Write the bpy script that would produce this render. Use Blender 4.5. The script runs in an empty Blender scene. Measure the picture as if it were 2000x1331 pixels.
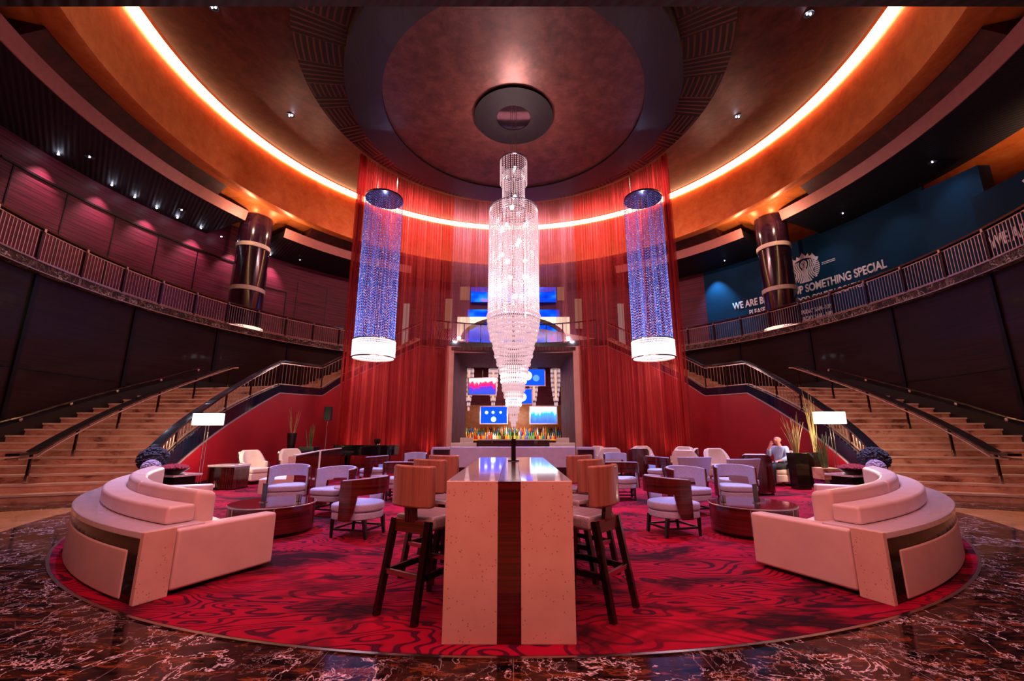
import bpy, bmesh, math, random
from mathutils import Vector, Matrix
random.seed(7)
S = bpy.context.scene
COL = S.collection
PI = math.pi
D = math.radians

# ---------------------------------------------------------------- camera, world, exposure, main lamps
cam_d = bpy.data.cameras.new('camera'); cam = bpy.data.objects.new('camera', cam_d); COL.objects.link(cam)
cam_d.sensor_width = 36.0; cam_d.lens = 15.0; cam_d.shift_x = -0.0015; cam_d.clip_end = 200
cam.location = (0, 0, 1.41); cam.rotation_euler = (D(102.3), 0, 0)
S.camera = cam
w = bpy.data.worlds.new('world'); S.world = w; w.use_nodes = True
w.node_tree.nodes['Background'].inputs[0].default_value = (0.75, 0.32, 0.42, 1)
w.node_tree.nodes['Background'].inputs[1].default_value = 0.10
S.view_settings.view_transform = 'Standard'; S.view_settings.look = 'None'
S.view_settings.gamma = 1; S.view_settings.use_curve_mapping = False
S.view_settings.exposure = 0.75
S.cycles.use_denoising = True
S.cycles.max_bounces = 8; S.cycles.transparent_max_bounces = 24
S.cycles.sample_clamp_indirect = 6.0; S.cycles.caustics_reflective = False; S.cycles.caustics_refractive = False

def lamp(kind, name, loc, power, color, size=0.3, target=None, angle=60, blend=0.6, size_y=None):
    d = bpy.data.lights.new(name, kind); d.energy = power; d.color = color
    if kind == 'AREA':
        d.size = size
        if size_y: d.shape = 'RECTANGLE'; d.size_y = size_y
        else: d.shape = 'DISK'
    else:
        d.shadow_soft_size = size
    if kind == 'SPOT': d.spot_size = D(angle); d.spot_blend = blend
    o = bpy.data.objects.new(name, d); COL.objects.link(o); o.location = loc
    if target is not None:
        v = Vector(target) - Vector(loc); o.rotation_euler = v.to_track_quat('-Z', 'Y').to_euler()
    return o

CY = 13.4                                            # centre of the round room is (0, CY)
def P(r, a, z=0.0):                                  # a: degrees, 0 = left wall, 90 = far end, 180 = right wall
    return (-r*math.cos(D(a)), CY + r*math.sin(D(a)), z)

WARM = (1.0, 0.50, 0.36); COOL = (0.72, 0.70, 1.0); PINK = (1.0, 0.62, 0.62)
# added fill lights above the viewer, out of view, to brighten the foreground
lamp('AREA', 'entrance_fill_light', (0, 0.2, 6.2), 470, (1.0, .30, .27), 9.0, (0, 4.6, 0.3), size_y=1.2)
lamp('AREA', 'entrance_fill_light', (0, 3.4, 6.25), 180, (1.0, .42, .50), 9.0, (0, 6.0, 0), size_y=.8)
# downlights of the dome
for x, y in ((-9.1, 10.5), (-9.0, 14.9), (9.1, 10.7), (9.1, 15.0)):
    lamp('SPOT', 'dome_spot_lamp', (x, y, 14.0), 8500, (0.36, 0.44, 1.0), 0.15, (x*0.42, y-1.2 if y < 12 else y-1.5, 0), 42, 0.9)
for x, y in ((-2.5, 10.4), (2.5, 10.4), (-3.6, 14.6), (3.6, 14.6)):
    lamp('SPOT', 'ring_spot_lamp', (x, y, 12.4), 700, (0.80, 0.52, 0.95), 0.15, (x*1.1, y-1.0, 0), 70, 0.8)

# ---------------------------------------------------------------- materials
def lin(h):
    h = h.lstrip('#'); out = []
    for i in (0, 2, 4):
        c = int(h[i:i+2], 16)/255; out.append(c/12.92 if c <= 0.04045 else ((c+0.055)/1.055)**2.4)
    return (*out, 1)
class NT:
    def __init__(s, name):
        s.m = bpy.data.materials.new(name); s.m.use_nodes = True; s.t = s.m.node_tree
        s.b = s.t.nodes['Principled BSDF']; s.out = s.t.nodes['Material Output']
    def n(s, typ, **kw):
        nd = s.t.nodes.new(typ)
        for k, v in kw.items():
            if k in nd.inputs: nd.inputs[k].default_value = v
            else: setattr(nd, k, v)
        return nd
    def l(s, a, b): s.t.links.new(a, b)
    def coord(s, scale=(1, 1, 1), kind='Object', rot=(0, 0, 0)):
        c = s.n('ShaderNodeTexCoord'); m = s.n('ShaderNodeMapping')
        m.inputs['Scale'].default_value = scale; m.inputs['Rotation'].default_value = rot
        s.l(c.outputs[kind], m.inputs['Vector']); return m.outputs[0]
    def noise(s, vec, scale, detail=4, rough=0.55, dist=0.0):
        nd = s.n('ShaderNodeTexNoise'); nd.inputs['Scale'].default_value = scale; nd.inputs['Detail'].default_value = detail
        nd.inputs['Roughness'].default_value = rough; nd.inputs['Distortion'].default_value = dist
        s.l(vec, nd.inputs['Vector']); return nd.outputs[0]
    def ramp(s, fac, stops):
        r = s.n('ShaderNodeValToRGB'); e = r.color_ramp.elements
        while len(e) < len(stops): e.new(0.5)
        for i, (p, c) in enumerate(stops): e[i].position = p; e[i].color = lin(c) if isinstance(c, str) else c
        s.l(fac, r.inputs[0]); return r.outputs[0]
    def math(s, op, a, b=None):
        m = s.n('ShaderNodeMath', operation=op)
        for i, v in enumerate((a, b)):
            if v is None: continue
            if isinstance(v, (int, float)): m.inputs[i].default_value = v
            else: s.l(v, m.inputs[i])
        return m.outputs[0]
    def mix(s, f, a, b):
        m = s.n('ShaderNodeMix', data_type='RGBA')
        for i, v in ((0, f), (6, a), (7, b)):
            if isinstance(v, (int, float)): m.inputs[i].default_value = v
            elif isinstance(v, str): m.inputs[i].default_value = lin(v)
            else: s.l(v, m.inputs[i])
        return m.outputs[2]
    def fin(s, col=None, rough=0.5, metal=0.0, bump=None, bd=0.01, coat=0, spec=0.5):
        if col is not None:
            if isinstance(col, str): s.b.inputs['Base Color'].default_value = lin(col)
            else: s.l(col, s.b.inputs['Base Color'])
        s.b.inputs['Roughness'].default_value = rough; s.b.inputs['Metallic'].default_value = metal
        s.b.inputs['Coat Weight'].default_value = coat; s.b.inputs['Specular IOR Level'].default_value = spec
        if coat: s.b.inputs['Coat Roughness'].default_value = 0.08
        if bump is not None:
            b = s.n('ShaderNodeBump'); b.inputs['Strength'].default_value = 0.5; b.inputs['Distance'].default_value = bd
            s.l(bump, b.inputs['Height']); s.l(b.outputs[0], s.b.inputs['Normal'])
        return s.m
def plain(name, c1, c2=None, rough=0.5, metal=0.0, scale=6, bump=0.0, coat=0, stretch=(1, 1, 1), spec=0.5):
    t = NT(name); v = t.coord(stretch); n = t.noise(v, scale)
    return t.fin(t.ramp(n, [(0.3, c1), (0.72, c2 or c1)]), rough, metal, n if bump else None, bump, coat, spec)
def wood(name, c1, c2, axis='z', freq=26, rough=0.25, coat=0.4):
    t = NT(name); st = {'x': (.6, freq, freq), 'y': (freq, .6, freq), 'z': (freq, freq, .6)}[axis]
    v = t.coord(st); n = t.noise(v, 1.0, 5, 0.6, 0.3); big = t.noise(t.coord((1, 1, 1)), 1.3, 2)
    k = t.math('ADD', t.math('MULTIPLY', n, 0.8), t.math('MULTIPLY', big, 0.2))
    return t.fin(t.ramp(k, [(0.36, c1), (0.5, c2), (0.56, c1), (0.66, c2)]), rough, 0, n, 0.001, coat)
def hwood(name, c1, c2, freq=30, rough=0.3):       # grain runs level on upright panels
    t = NT(name); v = t.coord((.5, .5, freq)); n = t.noise(v, 1.0, 5, 0.6, 0.2)
    return t.fin(t.ramp(n, [(0.32, c1), (0.62, c2)]), rough, 0, n, 0.002, 0.15)
def emis(name, col, strength):
    t = NT(name); e = t.n('ShaderNodeEmission'); e.inputs[0].default_value = lin(col) if isinstance(col, str) else (*col, 1)
    e.inputs[1].default_value = strength; t.l(e.outputs[0], t.out.inputs[0]); return t.m

M = {}
def mk():
    # marble border: near black with rust patches and pale veins
    t = NT('border_marble'); v = t.coord((1, 1, 1), rot=(0, 0, 0.5)); vs = t.coord((1.2, 4.2, 1), rot=(0, 0, 0.45))
    a = t.noise(vs, 3.0, 8, 0.7, 0.6); base = t.ramp(a, [(0.36, '060506'), (0.44, '140c10'), (0.50, '3a2018'), (0.54, '0c0809'), (0.60, '7a4024'), (0.66, '100a0c')])
    def vein(sc, th, dist, seedrot):
        q = t.noise(t.coord((1, 1, 1), rot=(0.3, 0.1, seedrot)), sc, 5, 0.62, dist)
        q = t.math('ABSOLUTE', t.math('SUBTRACT', q, 0.5)); return t.ramp(q, [(0.0, (1, 1, 1, 1)), (th, (0, 0, 0, 1))])
    v1 = vein(2.6, 0.009, 0.5, 0.9); v2 = vein(5.5, 0.012, 0.4, 2.2)
    msk = t.ramp(t.noise(v, 1.1, 3), [(0.45, (0, 0, 0, 1)), (0.62, (1, 1, 1, 1))])
    m0 = t.ramp(t.noise(v, 0.9, 2), [(0.36, (0, 0, 0, 1)), (0.5, (1, 1, 1, 1))]); c = t.mix(t.math('MULTIPLY', t.math('MULTIPLY', v1, m0), 0.95), base, 'f0dce0'); c = t.mix(t.math('MULTIPLY', t.math('MULTIPLY', v2, msk), 0.8), c, 'e8ced0')
    tl = t.n('ShaderNodeTexBrick'); t.l(t.coord((1, 1, 1)), tl.inputs['Vector']); tl.offset = 0.0
    for k, x in (('Scale', 1.0), ('Brick Width', 1.22), ('Row Height', 1.22), ('Mortar Size', 0.003)): tl.inputs[k].default_value = x
    c = t.mix(t.math('MULTIPLY', tl.outputs['Fac'], 0.6), c, '8a7478')
    M['marble'] = t.fin(c, 0.10, 0, spec=0.28)
    # tan stone floor
    t = NT('tan_stone'); a = t.noise(t.coord((1, 1, 1)), 1.6, 6, 0.6, 0.5)
    M['stone'] = t.fin(t.ramp(a, [(0.3, 'a8744e'), (0.55, 'c69264'), (0.75, 'b48058')]), 0.16, 0)
    # stair limestone
    t = NT('stair_limestone'); a = t.noise(t.coord((1.2, 1.2, 2)), 1.4, 6, 0.65, 0.4)
    b = t.n('ShaderNodeTexBrick'); t.l(t.coord((1, 1, 1)), b.inputs['Vector'])
    c = t.ramp(a, [(0.34, '7c4a3c'), (0.44, 'c4947c'), (0.6, 'dcb09a'), (0.7, 'a47460')])
    M['limestone'] = t.fin(c, 0.38, 0)
    # carpet: wavy contour bands in two reds with broad dark patches
    t = NT('carpet_pattern'); v = t.coord((0.42, 1.15, 1), rot=(0, 0, 0.12))
    n = t.noise(v, 0.8, 3, 0.5, 0.35)
    w_ = t.math('SINE', t.math('MULTIPLY', n, 280.0)); lines = t.ramp(w_, [(0.0, '960228'), (0.45, '8a0228'), (0.6, '580224'), (0.95, '4a0222')])
    th = t.ramp(t.math('SINE', t.math('MULTIPLY', n, 280.0)), [(0.62, (0, 0, 0, 1)), (0.8, (1, 1, 1, 1)), (0.97, (0, 0, 0, 1))])
    bl = t.ramp(t.noise(t.coord((0.7, 1.3, 1), rot=(0, 0, -0.3)), 1.15, 4, 0.6, 0.7), [(0.49, (0, 0, 0, 1)), (0.62, (1, 1, 1, 1))])
    br = t.ramp(t.noise(t.coord((0.8, 1.4, 1), rot=(0, 0, 0.6)), 0.8, 3), [(0.5, (0, 0, 0, 1)), (0.68, (1, 1, 1, 1))])
    c = t.mix(t.math('MULTIPLY', th, 0.55), lines, '1c0214'); c = t.mix(t.math('MULTIPLY', br, 0.5), c, 'c4062c')
    c = t.mix(t.math('MULTIPLY', bl, 0.92), c, '180310')
    pile = t.noise(t.coord((1, 1, 1)), 260, 2)
    M['carpet'] = t.fin(c, 0.95, 0, pile, 0.004, 0, 0.15)
    # copper plaster ceiling
    t = NT('copper_plaster'); a = t.noise(t.coord((1, 1, 1)), 2.2, 8, 0.72, 0.3)
    c = t.ramp(a, [(0.3, '40201e'), (0.5, '5e302a'), (0.62, '6e3c34'), (0.78, '4e2c34')])
    M['copper'] = t.fin(c, 0.42, 0.35, a, 0.004)
    t = NT('gold_plaster'); a = t.noise(t.coord((1, 1, 1)), 1.8, 8, 0.7, 0.3)
    c = t.ramp(a, [(0.3, 'c05a26'), (0.52, 'd87434'), (0.75, 'e48c50')])
    M['gold'] = t.fin(c, 0.42, 0.25, a, 0.004)
    t = NT('brown_plaster'); a = t.noise(t.coord((1, 1, 1)), 2.4, 8, 0.75)
    M['brown'] = t.fin(t.ramp(a, [(0.35, '2a0d0c'), (0.6, '4c1c16'), (0.78, '6a2c1c')]), 0.5, 0.1)
    M['pinkpaint'] = plain('pink_fascia_paint', 'a06258', 'ac6c60', 0.6)
    t = NT('slatted_soffit'); wv = t.n('ShaderNodeTexWave'); wv.bands_direction = 'DIAGONAL'; wv.inputs['Scale'].default_value = 3.0
    t.l(t.coord((1, 1, 0)), wv.inputs['Vector'])
    M['slats'] = t.fin(t.ramp(wv.outputs['Fac'], [(0.2, '08060a'), (0.5, '1a1016')]), 0.6, 0, wv.outputs['Fac'], 0.02)
    M['panelup'] = hwood('upper_wall_wood', '300c16', '6a2236', 22, 0.5)
    M['panellow'] = hwood('lower_wall_wood', '160809', '2a1114', 26, 0.42); M['panellow'].node_tree.nodes['Principled BSDF'].inputs['Specular IOR Level'].default_value = .2; M['panellow'].node_tree.nodes['Principled BSDF'].inputs['Coat Weight'].default_value = .04; M['panelup'].node_tree.nodes['Principled BSDF'].inputs['Specular IOR Level'].default_value = .2; M['panelup'].node_tree.nodes['Principled BSDF'].inputs['Coat Weight'].default_value = 0
    M['strip'] = plain('dark_seam_metal', '0e090c', '18101a', 0.4, 0.6)
    M['ringwood'] = wood('ceiling_ring_wood', '180e14', '281820', 'y', 20, 0.42, 0.05)
    # parquet style ring with blocks of turned grain
    t = NT('striped_ring_wood'); c0 = t.n('ShaderNodeTexCoord'); sx = t.n('ShaderNodeSeparateXYZ'); t.l(c0.outputs['Object'], sx.inputs[0])
    yy = t.math('SUBTRACT', sx.outputs[1], CY); ang = t.math('ARCTAN2', yy, sx.outputs[0])
    rr = t.math('SQRT', t.math('ADD', t.math('MULTIPLY', yy, yy), t.math('MULTIPLY', sx.outputs[0], sx.outputs[0])))
    blk = t.math('GREATER_THAN', t.math('FRACT', t.math('MULTIPLY', ang, 3.6)), 0.5)
    s1 = t.math('SINE', t.math('MULTIPLY', rr, 34)); s2 = t.math('SINE', t.math('MULTIPLY', ang, 230))
    sel = t.math('ADD', t.math('MULTIPLY', blk, s1), t.math('MULTIPLY', t.math('SUBTRACT', 1.0, blk), s2))
    c = t.ramp(sel, [(0.2, '1e1012'), (0.85, '6a3830')]); M['stripwood'] = t.fin(c, 0.35, 0)
    M['rosewood'] = plain('ceiling_rose_wood', '100a0e', '1a1016', 0.7, spec=0.2)
    M['zebra'] = hwood('zebra_wood', '2a0a0c', '5c1a18', 26, 0.16)
    M['zebrav'] = wood('zebra_wood_upright', '2a0a0c', '5a1c18', 'z', 22, 0.16, 0.5)
    M['reveal'] = wood('ribbed_reveal_wood', '1e0c10', '6a3a3c', 'z', 11, 0.8, 0)
    M['darkwood'] = plain('espresso_wood', '140608', '280c0e', 0.25, 0, 8, 0, 0.4)
    M['barstone'] = None
    t = NT('speckled_stone'); vo = t.n('ShaderNodeTexVoronoi'); vo.inputs['Scale'].default_value = 38; t.l(t.coord(), vo.inputs['Vector'])
    rnd = t.math('GREATER_THAN', t.noise(t.coord(), 9, 2), 0.50)
    dots = t.math('MULTIPLY', t.math('LESS_THAN', vo.outputs['Distance'], 0.20), rnd)
    M['speckle'] = t.fin(t.mix(t.math('MULTIPLY', dots, 0.55), t.ramp(t.noise(t.coord(), 5), [(0.3, 'd2aa9a'), (0.7, 'dcb8a8')]), '6a3c34'), 0.22, 0, coat=0.3)
    M['whitestone'] = plain('white_quartz', 'cfc4cc', 'd8ced6', 0.045, 0, 9, 0, 0.6)
    M['leather'] = plain('cream_leather', 'd0b0a8', 'dcbeb4', 0.42, 0, 3, 0.004)
    M['tanleather'] = wood('bronze_vinyl', '8c5244', 'a46a58', 'z', 30, 0.28, 0.2)
    M['vinylseat'] = wood('silver_vinyl', '98848a', 'bca6a8', 'x', 40, 0.22, 0.3)
    M['bronze'] = plain('dark_bronze_glass', '1c1412', '2c201a', 0.12, 0.4)
    M['fabric'] = plain('pale_chair_fabric', '9c9ab8', 'b8b4ce', 0.85, 0, 60, 0.003)
    M['fabric2'] = plain('cream_chair_fabric', 'd2c0bc', 'e2d2cc', 0.8, 0, 50, 0.003)
    M['whitevinyl'] = plain('white_booth_vinyl', 'b8b2de', 'c4c0e6', 0.35)
    M['steel'] = plain('brushed_steel', 'b4a49e', 'cabab2', 0.25, 1.0)
    M['railmetal'] = plain('pale_bronze_metal', 'b89a90', 'd0b4a8', 0.3, 0.85)
    M['handrail'] = plain('black_lacquer_handrail', '120e16', '1c1620', 0.15, 0, 4, 0, 0.5)
    M['post'] = plain('oxblood_post', '240c10', '34141a', 0.25, 0.2)
    M['stringer'] = plain('black_glass_stringer', '0a0e1e', '10162a', 0.1, 0.1, 4, 0, 0.5)
    M['redwall'] = plain('crimson_wall', '820216', '9c041c', 0.5, 0, 0.9)
    M['trimline'] = plain('pale_wall_trim', 'b08890', 'c09aa0', 0.35, 0.5)
    M['black'] = plain('black_plastic', '08080a', '121216', 0.35)
    M['piano'] = plain('black_piano_lacquer', '040404', '08080a', 0.06, 0, 3, 0, 1.0)
    M['colwood'] = wood('column_wood', '1a0a12', '34182a', 'x', 8, 0.18, 0.6)
    M['bandstone'] = plain('column_band_stone', 'c8b0a4', 'd8c2b6', 0.4)
    M['framestone'] = plain('pink_portal_stone', 'd89a90', 'e2a89c', 0.45, 0, 3)
    M['mirror'] = plain('mirror_disc', 'a0a0c8', 'b4b4d8', 0.05, 1.0)
    M['dome'] = plain('chandelier_plate', '585470', '8a84a4', 0.22, 0.9)
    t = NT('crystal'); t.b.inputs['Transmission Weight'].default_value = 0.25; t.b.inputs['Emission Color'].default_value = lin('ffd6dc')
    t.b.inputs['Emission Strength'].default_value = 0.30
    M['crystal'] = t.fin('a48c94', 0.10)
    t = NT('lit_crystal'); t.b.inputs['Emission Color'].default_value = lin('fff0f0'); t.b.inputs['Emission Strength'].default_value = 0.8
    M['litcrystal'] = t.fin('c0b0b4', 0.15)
    M['bulb'] = emis('bulb_glow', 'fff4f2', 60)
    M['cove'] = emis('cove_light', 'ffc088', 9.0)
    M['fascial'] = emis('fascia_light_glow', 'ff9a60', 4.0)
    M['spotdot'] = emis('spot_glow', 'dfe4ff', 60)
    M['shade'] = emis('lamp_shade_glow', 'fff2d8', 2.0)
    # blue fibre strands, brighter towards random points
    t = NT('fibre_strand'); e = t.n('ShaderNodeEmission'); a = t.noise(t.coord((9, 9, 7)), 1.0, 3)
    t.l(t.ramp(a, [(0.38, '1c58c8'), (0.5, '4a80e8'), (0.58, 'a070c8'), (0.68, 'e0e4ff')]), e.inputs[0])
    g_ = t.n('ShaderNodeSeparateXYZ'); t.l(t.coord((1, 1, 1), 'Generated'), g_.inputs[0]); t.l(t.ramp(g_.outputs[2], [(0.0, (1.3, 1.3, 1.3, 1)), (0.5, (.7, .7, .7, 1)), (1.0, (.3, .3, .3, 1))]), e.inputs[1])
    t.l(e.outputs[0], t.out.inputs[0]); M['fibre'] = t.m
    # sheer drapes
    def sheer(name, c1, c2, a0, a1):
        t = NT(name); v = t.coord((4.5, 4.5, 0.06)); n = t.noise(v, 1.0, 6, 0.7)
        colr = t.ramp(n, [(0.3, c1), (0.7, c2)])
        df = t.n('ShaderNodeBsdfDiffuse'); tr = t.n('ShaderNodeBsdfTranslucent'); t.l(colr, df.inputs[0]); t.l(colr, tr.inputs[0])
        gl = t.n('ShaderNodeBsdfGlossy'); gl.inputs['Roughness'].default_value = 0.4; t.l(colr, gl.inputs[0])
        m1 = t.n('ShaderNodeMixShader'); m1.inputs[0].default_value = 0.45; t.l(df.outputs[0], m1.inputs[1]); t.l(tr.outputs[0], m1.inputs[2])
        m2 = t.n('ShaderNodeMixShader'); m2.inputs[0].default_value = 0.15; t.l(m1.outputs[0], m2.inputs[1]); t.l(gl.outputs[0], m2.inputs[2])
        tp = t.n('ShaderNodeBsdfTransparent'); tp.inputs[0].default_value = (1, 0.86, 0.86, 1)
        lw = t.n('ShaderNodeLayerWeight'); lw.inputs[0].default_value = 0.35
        k = t.math('ADD', t.ramp(n, [(0.3, (a0, a0, a0, 1)), (0.7, (a1, a1, a1, 1))]), t.math('MULTIPLY', lw.outputs['Facing'], 0.4))
        m3 = t.n('ShaderNodeMixShader'); t.l(k, m3.inputs[0]); t.l(tp.outputs[0], m3.inputs[1]); t.l(m2.outputs[0], m3.inputs[2])
        t.l(m3.outputs[0], t.out.inputs[0]); return t.m
    M['sheer'] = sheer('red_sheer', '9c0c20', 'e8605c', 0.12, 0.62)
    M['sheerpink'] = sheer('mauve_sheer', 'a05068', 'd08c98', 0.16, 0.50)
    M['glass'] = None
    t = NT('clear_glass'); g = t.n('ShaderNodeBsdfGlossy'); g.inputs['Roughness'].default_value = 0.02; tp = t.n('ShaderNodeBsdfTransparent')
    m = t.n('ShaderNodeMixShader'); m.inputs[0].default_value = 0.18; t.l(tp.outputs[0], m.inputs[1]); t.l(g.outputs[0], m.inputs[2]); t.l(m.outputs[0], t.out.inputs[0]); M['glass'] = t.m
    t = NT('teal_hoarding'); a = t.noise(t.coord(), 0.3, 2)
    M['teal'] = t.fin(t.ramp(a, [(0.35, '02263e'), (0.65, '04385a')]), 0.7, spec=0.15)
    M['white'] = plain('white_lettering', 'f0e6ea', 'f6eef2', 0.5)
    M['reed'] = plain('dry_reed', '6a6038', 'a89058', 0.6)
    M['greenreed'] = plain('green_reed', '2c3c20', '6c8048', 0.6)
    M['dflower'] = plain('dark_blue_petals', '14101c', '3a3448', 0.7, 0, 30)
    M['wflower'] = plain('pale_lilac_petals', '9c90b0', 'c8bed4', 0.7, 0, 30)
    M['rflower'] = plain('crimson_petals', '80081c', 'b01c34', 0.6, 0, 30)
    M['skin'] = plain('skin', 'c08078', 'cc8e84', 0.5)
    M['shirt'] = plain('pale_blue_shirt', '8a9cc0', 'a0b0d0', 0.8)
    M['trousers'] = plain('dark_trousers', '20242e', '2c303a', 0.8)
    M['amberlit'] = emis('amber_shelf_light', 'ff8a2c', .8)
mk()
M['edgemarble'] = M['marble'].copy(); M['edgemarble'].name = 'balcony_edge_marble'; M['edgemarble'].node_tree.nodes['Principled BSDF'].inputs['Roughness'].default_value = .45

# ---------------------------------------------------------------- mesh helper
class MB:
    def __init__(s): s.v = []; s.f = []
    def add(s, vs, fs):
        o = len(s.v); s.v += [tuple(v) for v in vs]; s.f += [tuple(i+o for i in f) for f in fs]; return s
    def box(s, x0, x1, y0, y1, z0, z1, rz=0, c=(0, 0)):
        vs = [(x, y, z) for z in (z0, z1) for x, y in ((x0, y0), (x1, y0), (x1, y1), (x0, y1))]
        if rz:
            ca, sa = math.cos(rz), math.sin(rz)
            vs = [(c[0]+(x-c[0])*ca-(y-c[1])*sa, c[1]+(x-c[0])*sa+(y-c[1])*ca, z) for x, y, z in vs]
        return s.add(vs, [(3, 2, 1, 0), (4, 5, 6, 7), (0, 1, 5, 4), (1, 2, 6, 5), (2, 3, 7, 6), (3, 0, 4, 7)])
    def bar(s, p, q, w, h=None, w2=None, h2=None):
        h = h or w; w2 = w2 or w; h2 = h2 or h; p = Vector(p); q = Vector(q); d = (q-p).normalized()
        a = d.cross(Vector((0, 0, 1)));
        if a.length < 0.05: a = Vector((1, 0, 0))
        a.normalize(); b = a.cross(d).normalized(); vs = []
        for c, ww, hh in ((p, w, h), (q, w2, h2)):
            for i, j in ((-1, -1), (1, -1), (1, 1), (-1, 1)): vs.append(c + a*ww/2*i + b*hh/2*j)
        return s.add(vs, [(3, 2, 1, 0), (4, 5, 6, 7), (0, 1, 5, 4), (1, 2, 6, 5), (2, 3, 7, 6), (3, 0, 4, 7)])
    def tube(s, pts, r, n=8, r2=None):
        pts = [Vector(p) for p in pts]; rings = []; N = len(pts); up = None
        for i, p in enumerate(pts):
            d = (pts[min(i+1, N-1)] - pts[max(i-1, 0)]).normalized()
            if up is None:
                up = d.cross(Vector((0, 0, 1)))
                if up.length < 0.1: up = Vector((1, 0, 0))
            up = (up - d*up.dot(d)).normalized(); b = d.cross(up)
            rr = r if r2 is None else r + (r2-r)*i/(N-1)
            rings.append([p + (up*math.cos(2*PI*k/n) + b*math.sin(2*PI*k/n))*rr for k in range(n)])
        vs = [v for g in rings for v in g]; fs = [(i*n+k, i*n+(k+1) % n, (i+1)*n+(k+1) % n, (i+1)*n+k) for i in range(N-1) for k in range(n)]
        fs += [tuple(range(n))[::-1], tuple((N-1)*n+k for k in range(n))]
        return s.add(vs, fs)
    def lathe(s, prof, n=24, c=(0, 0, 0), sx=1, sy=1):
        vs = []; fs = []
        for r, z in prof:
            for k in range(n): vs.append((c[0]+sx*r*math.cos(2*PI*k/n), c[1]+sy*r*math.sin(2*PI*k/n), c[2]+z))
        m = len(prof)
        for i in range(m-1):
            for k in range(n): fs.append((i*n+k, i*n+(k+1) % n, (i+1)*n+(k+1) % n, (i+1)*n+k))
        if prof[0][0] > 1e-5: fs.append(tuple(range(n))[::-1])
        if prof[-1][0] > 1e-5: fs.append(tuple((m-1)*n+k for k in range(n)))
        return s.add(vs, fs)
    def ring(s, prof, n=96, c=(0, CY)):            # full closed-profile ring
        m = len(prof); vs = [(c[0]+r*math.cos(2*PI*k/n), c[1]+r*math.sin(2*PI*k/n), z) for k in range(n) for r, z in prof]
        fs = [(k*m+i, k*m+(i+1) % m, ((k+1) % n)*m+(i+1) % m, ((k+1) % n)*m+i) for k in range(n) for i in range(m)]
        return s.add(vs, fs)
    def arc(s, prof, a0, a1, n=None, closed=True):      # prof list of (r,z) or function of angle, swept round the room centre
        n = n or max(2, int(abs(a1-a0)/1.5)); f = prof if callable(prof) else (lambda a: prof)
        m = len(f(a0)); vs = []; fs = []
        for k in range(n+1):
            a = a0+(a1-a0)*k/n
            for r, z in f(a): vs.append(P(r, a, z))
        for k in range(n):
            for i in range(m if closed else m-1): fs.append((k*m+i, k*m+(i+1) % m, (k+1)*m+(i+1) % m, (k+1)*m+i))
        if closed: fs += [tuple(range(m))[::-1], tuple(n*m+i for i in range(m))]
        return s.add(vs, fs)
    def prism(s, poly, z0, z1):
        n = len(poly); z0f = z0 if callable(z0) else (lambda i: z0); z1f = z1 if callable(z1) else (lambda i: z1)
        vs = [(x, y, z0f(i)) for i, (x, y) in enumerate(poly)] + [(x, y, z1f(i)) for i, (x, y) in enumerate(poly)]
        return s.add(vs, [tuple(range(n))[::-1], tuple(range(n, 2*n))] + [(i, (i+1) % n, (i+1) % n+n, i+n) for i in range(n)])
    def shell(s, path_o, path_i, z0, z1):          # upright wall between two plan paths; z0, z1 numbers or per-index functions
        n = len(path_o); a = z0 if callable(z0) else (lambda i: z0); b = z1 if callable(z1) else (lambda i: z1); vs = []
        for i in range(n): vs += [(*path_o[i], a(i)), (*path_o[i], b(i)), (*path_i[i], b(i)), (*path_i[i], a(i))]
        fs = [(i*4+j, i*4+(j+1) % 4, (i+1)*4+(j+1) % 4, (i+1)*4+j) for i in range(n-1) for j in range(4)]
        fs += [(3, 2, 1, 0), ((n-1)*4, (n-1)*4+1, (n-1)*4+2, (n-1)*4+3)]
        return s.add(vs, fs)
    def sphere(s, c, r, n=12, m=8, sc=(1, 1, 1)):
        prof = [(max(1e-6, r*math.sin(PI*i/m)), -r*math.cos(PI*i/m)) for i in range(m+1)]; vs = []; fs = []
        for rr, z in prof:
            for k in range(n): vs.append((c[0]+sc[0]*rr*math.cos(2*PI*k/n), c[1]+sc[1]*rr*math.sin(2*PI*k/n), c[2]+sc[2]*z))
        for i in range(m):
            for k in range(n): fs.append((i*n+k, i*n+(k+1) % n, (i+1)*n+(k+1) % n, (i+1)*n+k))
        return s.add(vs, fs)
    def gem(s, c, rx, rz):
        x, y, z = c; return s.add([(x, y, z-rz), (x+rx, y, z), (x, y+rx, z), (x-rx, y, z), (x, y-rx, z), (x, y, z+rz)],
            [(0, 2, 1), (0, 3, 2), (0, 4, 3), (0, 1, 4), (5, 1, 2), (5, 2, 3), (5, 3, 4), (5, 4, 1)])
    def build(s, name, mat, parent=None, smooth=False, bevel=0, subd=0, loc=None):
        me = bpy.data.meshes.new(name); me.from_pydata(s.v, [], s.f); me.update()
        bm = bmesh.new(); bm.from_mesh(me)
        if len(s.f) < 60000: bmesh.ops.recalc_face_normals(bm, faces=bm.faces)
        bm.to_mesh(me); bm.free()
        me.materials.append(mat if not isinstance(mat, str) else M[mat])
        if smooth: me.polygons.foreach_set('use_smooth', [True]*len(me.polygons))
        o = bpy.data.objects.new(name, me); COL.objects.link(o)
        if parent: o.parent = parent
        if loc: o.location = loc
        if bevel:
            b = o.modifiers.new('bevel', 'BEVEL'); b.width = bevel; b.segments = 3; b.limit_method = 'ANGLE'; b.angle_limit = D(35)
            me.polygons.foreach_set('use_smooth', [True]*len(me.polygons))
            wn = o.modifiers.new('wn', 'WEIGHTED_NORMAL')
        if smooth and not bevel:
            e = o.modifiers.new('es', 'EDGE_SPLIT'); e.split_angle = D(40)
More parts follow.
